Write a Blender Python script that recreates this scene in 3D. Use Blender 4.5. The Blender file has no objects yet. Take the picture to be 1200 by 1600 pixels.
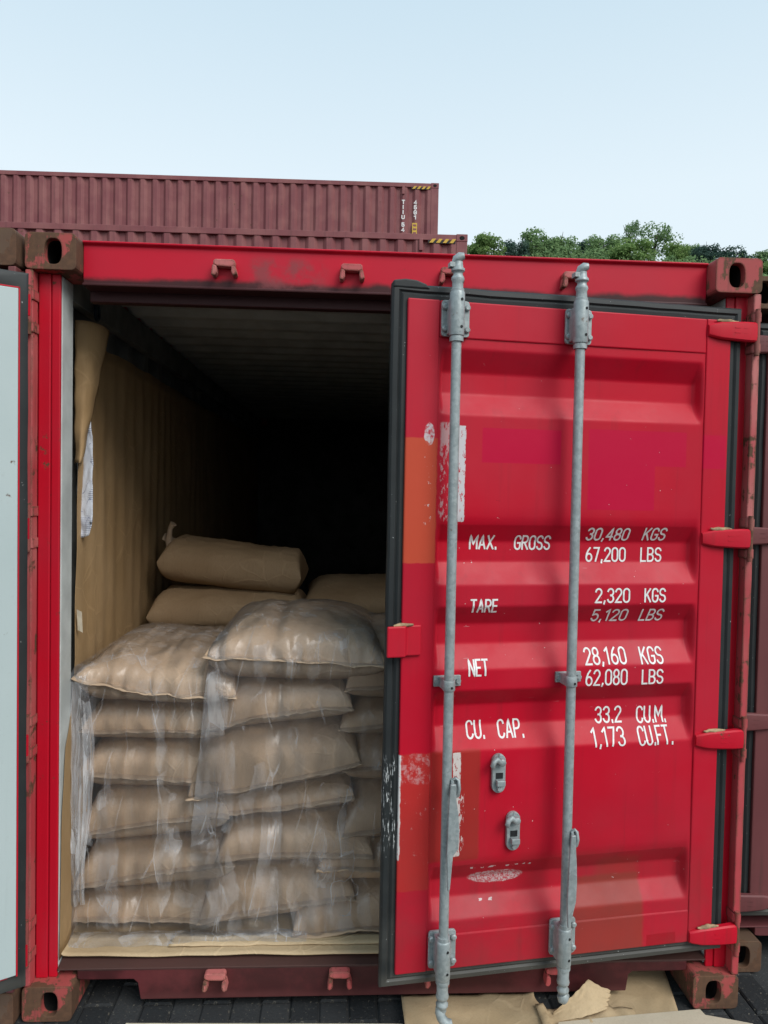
import bpy, bmesh, math, random
from mathutils import Vector, Matrix, noise
from mathutils.bvhtree import BVHTree

S = bpy.context.scene
COL = S.collection
R = math.radians
PI = math.pi

# ------------------------------------------------------------------ camera
cam_d = bpy.data.cameras.new('camera')
cam = bpy.data.objects.new('camera', cam_d)
COL.objects.link(cam)
cam_d.sensor_fit = 'AUTO'
cam_d.sensor_width = 36.0
cam_d.lens = 1151.35 / 1600 * 36.0
cam_d.clip_start = 0.05
cam_d.clip_end = 3000
_p, _y, _r = -.0305, .0540, .0190
fwd = Vector((math.sin(_y) * math.cos(_p), math.cos(_y) * math.cos(_p), math.sin(_p)))
rgt = Vector((math.cos(_y), -math.sin(_y), 0))
upv = rgt.cross(fwd)
cr, sr = math.cos(_r), math.sin(_r)
rgt, upv = cr * rgt + sr * upv, -sr * rgt + cr * upv
M = Matrix((rgt, upv, -fwd)).transposed().to_4x4()
M.translation = Vector((1.0375, -2.4448, 1.7863))
cam.matrix_world = M
S.camera = cam

# ------------------------------------------------------------------ sky, sun, exposure
SUN_DIR = Vector((.60, -.76, .92)).normalized()          # towards the sun, behind the camera
world = bpy.data.worlds.new('World')
S.world = world
world.use_nodes = True
wn = world.node_tree
wn.nodes.clear()
wo = wn.nodes.new('ShaderNodeOutputWorld')
bg = wn.nodes.new('ShaderNodeBackground')
bg.inputs['Strength'].default_value = .1
sky = wn.nodes.new('ShaderNodeTexSky')
sky.sky_type = 'NISHITA'
sky.sun_disc = False
sky.sun_elevation = math.asin(SUN_DIR.z)
sky.sun_rotation = math.atan2(SUN_DIR.x, SUN_DIR.y)
sky.air_density = 1.4
sky.dust_density = 3.0
sky.ozone_density = 1.0
tc = wn.nodes.new('ShaderNodeTexCoord')
sp = wn.nodes.new('ShaderNodeSeparateXYZ')
wn.links.new(tc.outputs['Generated'], sp.inputs[0])
rp = wn.nodes.new('ShaderNodeValToRGB')
rp.color_ramp.elements[0].position = 0.0
rp.color_ramp.elements[0].color = (5.75, 6.25, 6.55, 1)
rp.color_ramp.elements[1].position = .75
rp.color_ramp.elements[1].color = (3.1, 4.5, 5.4, 1)
e = rp.color_ramp.elements.new(.36)
e.color = (5.35, 6.1, 6.5, 1)
wn.links.new(sp.outputs['Z'], rp.inputs[0])
mx = wn.nodes.new('ShaderNodeMixRGB')
mx.inputs['Fac'].default_value = .84                     # thin high overcast over the clear sky
wn.links.new(sky.outputs[0], mx.inputs['Color1'])
wn.links.new(rp.outputs[0], mx.inputs['Color2'])
wn.links.new(mx.outputs[0], bg.inputs['Color'])
wn.links.new(bg.outputs[0], wo.inputs['Surface'])

sun_d = bpy.data.lights.new('sun', 'SUN')
sun_d.energy = 1.5
sun_d.angle = R(34)
sun_d.color = (1.0, .965, .92)
sun = bpy.data.objects.new('sun', sun_d)
COL.objects.link(sun)
sun.rotation_euler = (-SUN_DIR).to_track_quat('-Z', 'Y').to_euler()

S.view_settings.view_transform = 'Standard'
S.view_settings.look = 'None'
S.view_settings.gamma = 1
S.view_settings.exposure = 0.70
S.view_settings.use_curve_mapping = False
S.render.engine = 'CYCLES'
S.cycles.max_bounces = 10
S.cycles.diffuse_bounces = 5
S.cycles.glossy_bounces = 4
S.cycles.transparent_max_bounces = 24
S.cycles.caustics_reflective = False
S.cycles.caustics_refractive = False
S.cycles.sample_clamp_indirect = 4.0
try:
    S.cycles.use_denoising = True
except Exception:
    pass

# ------------------------------------------------------------------ node helpers
class G:
    """small wrapper round a material's node tree"""
    def __init__(s, name):
        s.m = bpy.data.materials.new(name)
        s.m.use_nodes = True
        s.t = s.m.node_tree
        s.b = s.t.nodes['Principled BSDF']
        s.out = s.t.nodes['Material Output']
        s.tc = s.t.nodes.new('ShaderNodeTexCoord')
        s.P = s.tc.outputs['Object']
    def new(s, ty):
        return s.t.nodes.new(ty)
    def put(s, sock, v):
        if isinstance(v, bpy.types.NodeSocket):
            s.t.links.new(v, sock)
        elif isinstance(v, (tuple, list)) and len(v) == 3 and sock.type == 'RGBA':
            sock.default_value = (*v, 1)
        else:
            sock.default_value = v
    def math(s, op, a, b=0.0, c=None, clamp=False):
        n = s.new('ShaderNodeMath')
        n.operation = op
        n.use_clamp = clamp
        s.put(n.inputs[0], a)
        s.put(n.inputs[1], b)
        if c is not None:
            s.put(n.inputs[2], c)
        return n.outputs[0]
    def mul(s, a, b): return s.math('MULTIPLY', a, b)
    def add(s, a, b): return s.math('ADD', a, b)
    def mix(s, f, a, b, mode='MIX'):
        n = s.new('ShaderNodeMixRGB')
        n.blend_type = mode
        s.put(n.inputs[0], f)
        s.put(n.inputs[1], a)
        s.put(n.inputs[2], b)
        return n.outputs[0]
    def map(s, scale=(1, 1, 1), loc=(0, 0, 0), vec=None, rot=(0, 0, 0)):
        n = s.new('ShaderNodeMapping')
        s.put(n.inputs['Vector'], vec or s.P)
        n.inputs['Scale'].default_value = scale
        n.inputs['Location'].default_value = loc
        n.inputs['Rotation'].default_value = rot
        return n.outputs[0]
    def noise(s, scale=5, detail=4, rough=.55, vec=None, dist=0):
        n = s.new('ShaderNodeTexNoise')
        s.put(n.inputs['Vector'], vec or s.P)
        n.inputs['Scale'].default_value = scale
        n.inputs['Detail'].default_value = detail
        n.inputs['Roughness'].default_value = rough
        n.inputs['Distortion'].default_value = dist
        return n.outputs['Fac']
    def ramp(s, f, lo, hi, a=0.0, b=1.0):
        n = s.new('ShaderNodeMapRange')
        n.interpolation_type = 'SMOOTHSTEP'
        s.put(n.inputs[0], f)
        n.inputs[1].default_value = lo
        n.inputs[2].default_value = hi
        n.inputs[3].default_value = a
        n.inputs[4].default_value = b
        return n.outputs[0]
    def xyz(s, vec=None):
        n = s.new('ShaderNodeSeparateXYZ')
        s.put(n.inputs[0], vec or s.P)
        return n.outputs
    def bump(s, h, strength=.3, dist=.01):
        n = s.new('ShaderNodeBump')
        n.inputs['Strength'].default_value = strength
        n.inputs['Distance'].default_value = dist
        s.put(n.inputs['Height'], h)
        return n.outputs[0]
    def done(s, col=None, rough=None, spec=None, normal=None, metal=None):
        if col is not None: s.put(s.b.inputs['Base Color'], col)
        if rough is not None: s.put(s.b.inputs['Roughness'], rough)
        if spec is not None: s.b.inputs['Specular IOR Level'].default_value = spec
        if normal is not None: s.put(s.b.inputs['Normal'], normal)
        if metal is not None: s.put(s.b.inputs['Metallic'], metal)
        return s.m

def paint(name, base, faded, rust=.0, rough=.42, dirt=.25, spec=.4, chip=.68):
    g = G(name)
    big = g.noise(2.2, 3)
    c = g.mix(g.ramp(big, .38, .68), base, faded)
    st = g.noise(1, 5, .6, g.map((34, 34, 1.6)))
    c = g.mix(g.mul(g.ramp(st, .5, .78), dirt), c, (.05, .03, .025))
    sp_ = g.noise(60, 3)
    c = g.mix(g.mul(g.ramp(sp_, .62, .75), dirt * .6), c, (.10, .05, .04))
    rn = g.noise(11, 7, .66)
    th = rn
    if rust >= .28:
        bv = g.new('ShaderNodeBevel'); bv.samples = 4; bv.inputs['Radius'].default_value = .012
        ge = g.new('ShaderNodeNewGeometry')
        dt = g.new('ShaderNodeVectorMath'); dt.operation = 'DOT_PRODUCT'
        g.t.links.new(bv.outputs[0], dt.inputs[0]); g.t.links.new(ge.outputs['Normal'], dt.inputs[1])
        ed = g.ramp(dt.outputs['Value'], .995, .88)
        run = g.noise(1, 5, .6, g.map((55, 55, 5)))
        th = g.add(g.add(g.mul(rn, .75), g.mul(run, .25)), g.mul(ed, .13))
    rm = g.ramp(th, chip - rust * .40, chip - rust * .40 + .045)
    rc = g.mix(g.noise(45, 5), (.045, .026, .018), (.17, .085, .045))
    c = g.mix(rm, c, rc)
    ro = g.mix(rm, (rough,) * 3, (.85,) * 3)
    bp = g.bump(g.add(g.mul(rm, -.4), g.mul(g.noise(240, 2), .2)), .35, .002)
    return g.done(c, ro, spec, bp)

def plain(name, base, var=.15, rough=.6, scale=20, spec=.35, bump=.15, metal=0.0):
    g = G(name)
    n1 = g.noise(scale, 6, .6)
    dk = tuple(v * (1 - var * 2) for v in base)
    lt = tuple(min(1, v * (1 + var)) for v in base)
    c = g.mix(g.ramp(n1, .3, .7), dk, lt)
    return g.done(c, rough, spec, g.bump(g.noise(scale * 6, 4), bump, .003), metal)

RED = paint('red_container_paint', (.52, .006, .022), (.48, .012, .030), rust=.12, dirt=.22, spec=.25)
RED_WORN = paint('worn_red_paint', (.44, .055, .065), (.48, .15, .14), rust=.30, rough=.6, dirt=.4)
RED_RUST = paint('rusted_red_casting', (.38, .065, .065), (.28, .10, .085), rust=.38, rough=.75, dirt=.6)
MAROON = paint('maroon_container_paint', (.195, .056, .062), (.245, .088, .086), rust=.06, dirt=.34, rough=.55)
MAROON_N = paint('maroon_neighbour_paint', (.13, .035, .038), (.16, .05, .05), rust=.1, dirt=.4, rough=.6)
BROWN_RUST = paint('brown_rusted_casting', (.11, .065, .042), (.20, .15, .08), rust=.5, rough=.8, dirt=.6)
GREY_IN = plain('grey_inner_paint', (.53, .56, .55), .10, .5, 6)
SHADE_IN = plain('shaded_end_wall', (.07, .07, .068), .2, .8, 5)  # end wall blackened in colour to stand for shade at the far end
WALL_IN = plain('shaded_inner_wall_paint', (.20, .21, .205), .2, .6, 5)  # inner grey darkened in colour to deepen the interior shade
DOOR_IN = paint('pale_door_lining', (.45, .525, .525), (.42, .50, .50), rust=.05, dirt=.10, rough=.45)
def galv():
    g = G('galvanised_steel')
    sp_ = g.new('ShaderNodeTexVoronoi'); sp_.inputs['Scale'].default_value = 95
    g.t.links.new(g.P, sp_.inputs['Vector'])
    c = g.mix(g.xyz(sp_.outputs['Color'])[0], (.27, .315, .32), (.37, .415, .42))
    c = g.mix(g.ramp(g.noise(14, 5, .65), .45, .72, 0, .55), c, (.20, .225, .22))
    c = g.mix(g.ramp(g.noise(1, 5, .65, g.map((60, 60, 9))), .60, .74, 0, .5), c, (.50, .53, .53))
    c = g.mix(g.ramp(g.noise(23, 7, .7), .66, .73, 0, .75), c, (.16, .10, .065))
    return g.done(c, g.ramp(g.noise(20, 4), .3, .7, .38, .62), .4, g.bump(g.noise(120, 4), .25, .002), .25)
GALV = galv()
STEEL_DK = plain('dark_bolt_hole', (.012, .013, .014), .2, .7, 40)
DARK = plain('dark_cavity', (.012, .011, .011), .3, .9, 30)
WHITE = plain('white_stencil_paint', (.78, .77, .76), .07, .55, 70, .3, .05)
YELLOW = plain('yellow_marking', (.62, .40, .06), .1, .6, 30)
BLACKP = plain('black_marking', (.02, .02, .02), .1, .6, 30)
SEALANT = plain('tan_sealant', (.36, .26, .15), .25, .8, 40)

def gasket_mat():
    g = G('black_rubber_gasket')
    x, y, z = g.xyz()
    c = g.mix(g.noise(8, 5), (.010, .012, .013), (.030, .035, .036))
    dust = g.mul(g.ramp(g.noise(3, 5, .6), .45, .75), g.ramp(z, .9, .15))
    c = g.mix(g.mul(dust, .7), c, (.10, .10, .09))
    c = g.mix(g.ramp(z, .27, .22, 0, .55), c, (.085, .082, .072))
    # white scrape marks low on the free edge
    w = g.mul(g.ramp(x, 1.178, 1.18), g.mul(g.ramp(z, .62, .70), g.ramp(z, .96, .94)))
    wn_ = g.ramp(g.noise(1, 6, .7, g.map((160, 160, 22))), .56, .62)
    c = g.mix(g.mul(w, wn_), c, (.55, .57, .57))
    c = g.mix(g.ramp(g.noise(130, 1), .78, .80), c, (.35, .36, .36))
    return g.done(c, .55, .35, g.bump(g.noise(60, 3), .1, .002))
GASKET = gasket_mat()

def kraft(name, a, b, bump=.25):
    g = G(name)
    c = g.mix(g.ramp(g.noise(3, 5), .3, .7), a, b)
    c = g.mix(g.mul(g.ramp(g.noise(1, 4, .5, g.map((160, 160, 14))), .45, .7), .22), c, tuple(v * .75 for v in a))
    c = g.mix(g.ramp(g.noise(26, 6, .7), .66, .74, 0, .35), c, tuple(v * .55 for v in a))
    cr_ = g.noise(13, 5, .6, dist=1.2)
    wv = g.new('ShaderNodeTexNoise'); wv.inputs['Scale'].default_value = 4.0
    g.t.links.new(g.P, wv.inputs['Vector'])
    va = g.new('ShaderNodeVectorMath'); va.operation = 'MULTIPLY_ADD'
    g.t.links.new(wv.outputs['Color'], va.inputs[0]); va.inputs[1].default_value = (.12, .12, .12)
    g.t.links.new(g.P, va.inputs[2])
    vo = g.new('ShaderNodeTexVoronoi'); vo.inputs['Scale'].default_value = 13.0
    g.t.links.new(va.outputs[0], vo.inputs['Vector'])
    vo2 = g.new('ShaderNodeTexVoronoi'); vo2.feature = 'DISTANCE_TO_EDGE'; vo2.inputs['Scale'].default_value = 8.0
    g.t.links.new(va.outputs[0], vo2.inputs['Vector'])
    ridge = g.ramp(vo2.outputs['Distance'], .0, .05, 1, 0)
    ridge = g.mul(ridge, g.ramp(g.noise(3.5, 2), .45, .62))
    c = g.mix(g.mul(ridge, .28), c, tuple(min(1, v * 1.35) for v in b))
    hgt = g.add(g.add(cr_, g.mul(vo.outputs['Distance'], .55)), g.add(g.mul(ridge, .35), g.mul(g.noise(300, 2), .12)))
    return g.done(c, .72, .25, g.bump(hgt, min(1, bump * 1.6), .008))
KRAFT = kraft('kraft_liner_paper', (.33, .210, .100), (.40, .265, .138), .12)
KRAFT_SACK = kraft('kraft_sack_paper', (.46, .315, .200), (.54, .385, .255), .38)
KRAFT_SHADED = kraft('shaded_brown_kraft_paper', (.27, .175, .095), (.33, .225, .13), .3)  # browner kraft, also darkened in colour for the shade deep inside
KRAFT_SEAM = kraft('kraft_sack_seam', (.40, .285, .19), (.47, .35, .245), .4)
KRAFT_PALE = kraft('pale_kraft_floor_paper', (.43, .315, .185), (.52, .395, .245), .25)
CREAM = kraft('cream_card', (.50, .43, .32), (.56, .49, .38), .15)

def door_mat():
    """red door paint with the repainted patches, blanked-out logo blocks, residue and scuffs where they are on the leaf"""
    g = G('red_door_paint')
    x, y, z = g.xyz()
    j = g.math('SUBTRACT', g.noise(38, 5, .65), .5)
    jx = g.add(x, g.mul(j, .012))
    jz = g.add(z, g.mul(g.math('SUBTRACT', g.noise(31, 5, .65, g.map(loc=(7, 3, 1))), .5), .012))
    def boxm(u0, u1, z0, z1, s=.002, hard=False):
        X, Z = (x, z) if hard else (jx, jz)
        m = g.mul(g.ramp(X, u0 - s, u0 + s), g.ramp(X, u1 + s, u1 - s))
        return g.mul(m, g.mul(g.ramp(Z, z0 - s, z0 + s), g.ramp(Z, z1 + s, z1 - s)))
    big = g.noise(1.8, 3)
    c = g.mix(g.ramp(big, .36, .7), (.50, .0050, .022), (.44, .010, .028))
    st = g.noise(1, 5, .6, g.map((30, 30, 1.3)))
    c = g.mix(g.mul(g.ramp(st, .52, .8), .20), c, (.06, .02, .02))
    c = g.mix(g.mul(g.ramp(g.noise(1.1, 4, .6, g.map(loc=(3, 1, 5))), .42, .70), .38), c, (.47, .040, .062))
    orange = (.52, .075, .035)
    brick = (.46, .030, .026)
    c = g.mix(g.mul(boxm(1.070, 1.21, 1.558, 1.949), .92), c, orange)
    c = g.mix(g.mul(boxm(1.070, 1.21, .518, .956), .9), c, brick)
    c = g.mix(g.mul(boxm(.905, 1.070, .600, .958, .006), .8), c, (.33, .028, .020))
    c = g.mix(g.mul(boxm(.316, .587, .20, .49, .008), .75), c, (.27, .045, .030))
    c = g.mix(g.mul(boxm(.316, .47, .46, .56, .02), .45), c, (.27, .045, .030))
    # flat crimson blocks standing in for digitally blanked-out logos, not door paint
    for b_ in ((.656, .923, 1.878, 1.988), (.206, .559, 1.880, 1.996), (.319, .559, 1.733, 1.9), (.061, .146, 1.877, 1.990)):
        c = g.mix(boxm(*b_, s=.001, hard=True), c, (.49, .001, .037))
    c = g.mix(g.mul(boxm(.193, .302, .246, .293), .8), c, (.36, .003, .014))
    # white sticker residue beside the first rod
    rag = g.noise(1, 6, .7, g.map((110, 110, 46)))
    c = g.mix(g.mul(boxm(.978, 1.006, 1.69, 1.992, .001), g.ramp(rag, .40, .44)), c, (.60, .58, .60))
    c = g.mix(g.mul(boxm(1.030, 1.060, 1.69, 2.00, .004), g.ramp(g.add(rag, g.mul(g.ramp(z, 1.90, 1.97), .14)), .50, .60, 0, .75)), c, (.52, .38, .38))
    c = g.mix(g.mul(boxm(.970, .996, .615, .950, .001), g.ramp(rag, .40, .44)), c, (.62, .57, .54))
    c = g.mix(g.mul(boxm(.958, .975, .63, .82, .004), g.ramp(rag, .54, .58)), c, (.62, .52, .50))
    c = g.mix(g.mul(boxm(.715, .926, .561, .568, .001), g.ramp(g.noise(1, 2, .5, g.map((70, 70, 20))), .55, .58)), c, (.66, .55, .55))
    for du_ in (.884, .851):
        c = g.mix(g.mul(boxm(du_ - .006, du_ + .006, .446, .453, .001), g.ramp(g.noise(90, 2), .40, .45)), c, (.70, .62, .62))
    c = g.mix(g.mul(boxm(1.045, 1.175, .60, .955, .004), g.ramp(g.noise(24, 7, .72), .60, .68, 0, .55)), c, (.60, .45, .44))
    c = g.mix(g.mul(boxm(1.072, 1.175, .86, .955, .004), g.ramp(g.noise(30, 7, .72), .46, .60, 0, .5)), c, (.60, .42, .42))
    c = g.mix(g.mul(boxm(1.168, 1.176, .62, .955, .002), g.ramp(rag, .35, .42)), c, (.66, .64, .62))
    c = g.mix(g.mul(boxm(1.085, 1.112, 1.68, 1.90, .004), g.ramp(g.noise(1, 6, .7, g.map((60, 60, 40))), .58, .62)), c, (.60, .46, .44))
    # oval scuff patches
    def oval(u, zc, a, b):
        q = g.add(g.math('POWER', g.mul(g.math('SUBTRACT', jx, u), 1 / a), 2.0), g.math('POWER', g.mul(g.math('SUBTRACT', jz, zc), 1 / b), 2.0))
        return g.ramp(q, 1.1, .8)
    c = g.mix(g.mul(oval(.833, .522, .097, .024), g.ramp(g.noise(150, 5, .7), .42, .58, .1, .85)), c, (.62, .55, .55))
    c = g.mix(g.mul(oval(1.098, 1.962, .017, .036), g.ramp(g.noise(42, 6, .75), .42, .56, .05, .9)), c, (.60, .56, .58))
    # tiny chips and thin scratches
    ch = g.ramp(g.noise(75, 2, .5), .775, .79)
    c = g.mix(g.mul(ch, .8), c, (.62, .50, .50))
    scr = g.ramp(g.noise(1, 3, .5, g.map((26, 26, 90), rot=(0, .7, 0))), .74, .76)
    c = g.mix(g.mul(scr, g.mul(boxm(.70, .92, 1.74, 1.87, .02), .7)), c, (.16, .004, .01))
    gn = g.new('ShaderNodeNewGeometry')
    up = g.ramp(g.xyz(gn.outputs['Normal'])[2], .25, .75)
    c = g.mix(g.mul(up, g.ramp(g.noise(7, 6, .65), .25, .75, .02, .15)), c, (.50, .30, .30))
    run = g.ramp(g.noise(1, 4, .6, g.map((75, 75, 2.2))), .66, .74)
    c = g.mix(g.mul(run, g.ramp(g.noise(4, 3), .45, .65, 0, .35)), c, (.20, .03, .03))
    sc2 = g.ramp(g.noise(1, 2, .5, g.map((14, 14, 150), rot=(0, .35, 0))), .755, .765)
    c = g.mix(g.mul(sc2, g.mul(g.ramp(g.noise(2.2, 2), .5, .6), .55)), c, (.58, .30, .32))
    c = g.mix(g.ramp(g.noise(16, 8, .72), .735, .755, 0, .85), c, (.11, .045, .03))
    # road grime low down
    c = g.mix(g.mul(g.ramp(z, 1.0, .2), g.ramp(g.noise(5, 6, .6), .32, .8, .06, .5)), c, (.12, .05, .045))
    bp = g.bump(g.add(g.mul(g.noise(9, 3), .8), g.mul(g.noise(260, 2), .06)), .25, .004)
    return g.done(c, g.ramp(g.noise(6, 4), .3, .7, .38, .52), .19, bp)
DOOR = door_mat()

def header_mat():
    """red end-frame paint, soot and scuffs along its lower lip"""
    g = G('red_frame_paint')
    x, y, z = g.xyz()
    c = g.mix(g.ramp(g.noise(1.6, 3), .38, .66), (.52, .006, .026), (.47, .014, .034))
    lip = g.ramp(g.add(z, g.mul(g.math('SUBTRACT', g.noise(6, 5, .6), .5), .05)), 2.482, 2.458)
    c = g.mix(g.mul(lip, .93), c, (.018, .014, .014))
    sm = g.mul(g.mul(g.ramp(x, .68, .74), g.ramp(x, 1.0, .9)), g.mul(g.ramp(z, 2.57, 2.53), g.ramp(z, 2.44, 2.46)))
    c = g.mix(g.mul(sm, g.ramp(g.noise(9, 6, .65), .40, .60, 0, .75)), c, (.22, .055, .06))
    sill = g.mul(g.ramp(z, .30, .16), g.ramp(g.noise(5, 6, .65), .42, .70, .0, .50))
    c = g.mix(sill, c, (.17, .035, .04))
    low = g.ramp(g.add(z, g.mul(g.noise(9, 5), .03)), .085, .055)
    c = g.mix(g.mul(low, .6), c, (.11, .035, .035))
    top = g.mul(g.ramp(z, .136, .142), g.ramp(z, .4, .3))
    c = g.mix(g.mul(top, .85), c, (.070, .038, .032))
    ch = g.ramp(g.noise(14, 7, .68), .70, .74)
    c = g.mix(ch, c, (.10, .055, .04))
    return g.done(c, .47, .25, g.bump(g.noise(9, 4), .2, .004))
FRAME = header_mat()

# ------------------------------------------------------------------ mesh helpers
def vset(o, label=None, cat=None, group=None, kind=None):
    if label: o['label'] = label
    if cat: o['category'] = cat
    if group: o['group'] = group
    if kind: o['kind'] = kind
    return o

def empty(name, label, cat, loc=(0, 0, 0), rz=0, group=None):
    o = bpy.data.objects.new(name, None)
    COL.objects.link(o)
    o.location = loc
    o.rotation_euler = (0, 0, rz)
    o.empty_display_size = .1
    return vset(o, label, cat, group)

def build(name, bm, mats, parent=None, smooth=None, bevel=0, recalc=True, loc=None):
    if recalc:
        bmesh.ops.recalc_face_normals(bm, faces=bm.faces)
    if smooth is not None:
        a = R(smooth)
        for f in bm.faces: f.smooth = True
        for e_ in bm.edges:
            if len(e_.link_faces) == 2 and e_.calc_face_angle(0) > a: e_.smooth = False
    me = bpy.data.meshes.new(name)
    bm.to_mesh(me)
    bm.free()
    for m in (mats if isinstance(mats, (list, tuple)) else [mats]): me.materials.append(m)
    return link(name, me, parent, bevel, loc)

def link(name, me, parent=None, bevel=0, loc=None):
    o = bpy.data.objects.new(name, me)
    COL.objects.link(o)
    if parent: o.parent = parent
    if loc is not None: o.location = loc
    if bevel:
        b = o.modifiers.new('bevel', 'BEVEL')
        b.width = bevel
        b.segments = 2
        b.limit_method = 'ANGLE'
        b.angle_limit = R(40)
    return o

def box(bm, a, b, mi=0):
    (x0, y0, z0), (x1, y1, z1) = a, b
    v = [bm.verts.new(p) for p in ((x0, y0, z0), (x1, y0, z0), (x1, y1, z0), (x0, y1, z0), (x0, y0, z1), (x1, y0, z1), (x1, y1, z1), (x0, y1, z1))]
    for q in ((0, 3, 2, 1), (4, 5, 6, 7), (0, 1, 5, 4), (1, 2, 6, 5), (2, 3, 7, 6), (3, 0, 4, 7)):
        bm.faces.new([v[i] for i in q]).material_index = mi

def prism(bm, pts, lo, hi, place, mi=0):
    """extrude outline pts=[(a,b)] from lo to hi; place(a,b,t)->xyz"""
    A = [bm.verts.new(place(a, b, lo)) for a, b in pts]
    B = [bm.verts.new(place(a, b, hi)) for a, b in pts]
    n = len(pts)
    bm.faces.new(A).material_index = mi
    bm.faces.new(B[::-1]).material_index = mi
    for i in range(n):
        bm.faces.new((A[i], A[(i + 1) % n], B[(i + 1) % n], B[i])).material_index = mi

def tube(bm, path, rad, n=14, caps=True, mi=0):
    path = [Vector(p) for p in path]
    if not isinstance(rad, (list, tuple)): rad = [rad] * len(path)
    rings, prev = [], None
    for i, p in enumerate(path):
        t = (path[min(i + 1, len(path) - 1)] - path[max(i - 1, 0)]).normalized()
        if prev is None:
            a = t.orthogonal().normalized()
        else:
            a = (prev - t * prev.dot(t)).normalized()
        prev = a
        b = t.cross(a)
        rings.append([bm.verts.new(p + rad[i] * (math.cos(2 * PI * k / n) * a + math.sin(2 * PI * k / n) * b)) for k in range(n)])
    for i in range(len(rings) - 1):
        for k in range(n):
            f = bm.faces.new((rings[i][k], rings[i][(k + 1) % n], rings[i + 1][(k + 1) % n], rings[i + 1][k]))
            f.material_index = mi
    if caps:
        bm.faces.new(rings[0][::-1]).material_index = mi
        bm.faces.new(rings[-1]).material_index = mi

def sheet(bm, nu, nv, f, mi=0, keep=None):
    V = [[bm.verts.new(f(i / nu, j / nv)) for j in range(nv + 1)] for i in range(nu + 1)]
    for i in range(nu):
        for j in range(nv):
            if keep and not keep((i + .5) / nu, (j + .5) / nv): continue
            fc = bm.faces.new((V[i][j], V[i + 1][j], V[i + 1][j + 1], V[i][j + 1]))
            fc.material_index = mi
    return V

def N3(x, y, z=0.0):
    return noise.noise(Vector((x, y, z)))

def lerp(a, b, t): return a + (b - a) * t

def solidify(o, t):
    s = o.modifiers.new('thickness', 'SOLIDIFY')
    s.thickness = t
    s.offset = 0
    return o

# ------------------------------------------------------------------ stroke lettering
def arc(cx, cy, rx, ry, a0, a1, n=12):
    return [(cx + rx * math.cos(R(lerp(a0, a1, i / n))), cy + ry * math.sin(R(lerp(a0, a1, i / n)))) for i in range(n + 1)]
_o = arc(.25, .75, .25, .25, 0, 180) + arc(.25, .25, .25, .25, 180, 360) + [(.5, .75)]
GL = {
 '0': (.5, [_o]), 'O': (.5, [_o]),
 '1': (.34, [[(.02, .80), (.24, 1), (.24, 0)]]),
 '2': (.5, [arc(.25, .74, .25, .26, 170, -25) + [(0, 0), (.5, 0)]]),
 '3': (.5, [arc(.25, .75, .24, .25, 165, -90), arc(.25, .26, .25, .26, 90, -165)]),
 '4': (.5, [[(.38, 0), (.38, 1), (0, .28), (.52, .28)]]),
 '5': (.5, [[(.46, 1), (.06, 1), (.04, .54)] + arc(.25, .31, .25, .31, 125, -160)]),
 '6': (.5, [arc(.25, .28, .25, .28, 0, 360, 20), [(0, .28), (.03, .52), (.16, .80), (.34, 1)]]),
 '7': (.46, [[(0, 1), (.46, 1), (.16, 0)]]),
 '8': (.5, [arc(.25, .755, .22, .245, -90, 270, 20), arc(.25, .26, .25, .26, 90, 450, 20)]),
 'A': (.52, [[(0, 0), (.26, 1), (.52, 0)], [(.10, .30), (.42, .30)]]),
 'B': (.5, [[(0, 0), (0, 1), (.22, 1)] + arc(.25, .755, .22, .245, 90, -90) + [(0, .51)], [(.22, .51)] + arc(.25, .255, .25, .255, 90, -90) + [(0, 0)]]),
 'C': (.5, [arc(.25, .74, .25, .26, 10, 180) + arc(.25, .26, .25, .26, 180, 350)]),
 'E': (.42, [[(.42, 1), (0, 1), (0, 0), (.42, 0)], [(0, .52), (.36, .52)]]),
 'F': (.42, [[(.42, 1), (0, 1), (0, 0)], [(0, .52), (.36, .52)]]),
 'G': (.5, [arc(.25, .74, .25, .26, 10, 180) + arc(.25, .26, .25, .26, 180, 350) + [(.5, .46), (.27, .46)]]),
 'I': (.12, [[(.06, 0), (.06, 1)]]),
 'K': (.5, [[(0, 0), (0, 1)], [(.48, 1), (.03, .42)], [(.16, .60), (.5, 0)]]),
 'L': (.42, [[(0, 1), (0, 0), (.42, 0)]]),
 'M': (.62, [[(0, 0), (0, 1), (.31, .35), (.62, 1), (.62, 0)]]),
 'N': (.5, [[(0, 0), (0, 1), (.5, 0), (.5, 1)]]),
 'P': (.5, [[(0, 0), (0, 1), (.22, 1)] + arc(.25, .735, .25, .265, 90, -90) + [(0, .47)]]),
 'R': (.5, [[(0, 0), (0, 1), (.22, 1)] + arc(.25, .745, .24, .255, 90, -90) + [(0, .49)], [(.22, .49), (.5, 0)]]),
 'S': (.5, [arc(.25, .75, .25, .25, 15, 270)[:-1] + arc(.25, .25, .25, .25, 90, -165)]),
 'T': (.5, [[(0, 1), (.5, 1)], [(.25, 1), (.25, 0)]]),
 'U': (.5, [[(0, 1), (0, .26)] + arc(.25, .26, .25, .26, 180, 360) + [(.5, 1)]]),
 'X': (.52, [[(0, 0), (.52, 1)], [(0, 1), (.52, 0)]]),
 '.': (.10, [[(.05, -.03), (.05, .11)]]),
 ',': (.14, [[(.09, .10), (.03, -.12)]]),
 ':': (.10, [[(.05, -.02), (.05, .11)], [(.05, .34), (.05, .42)]]),
}
def strokes(text, gap=.17):
    x, out = 0, []
    for ch in text:
        if ch == ' ':
            x += .4
            continue
        w, ps = GL[ch]
        for p in ps: out.append([(x + a, b) for a, b in p])
        x += w + gap
    return x - gap, out

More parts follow.
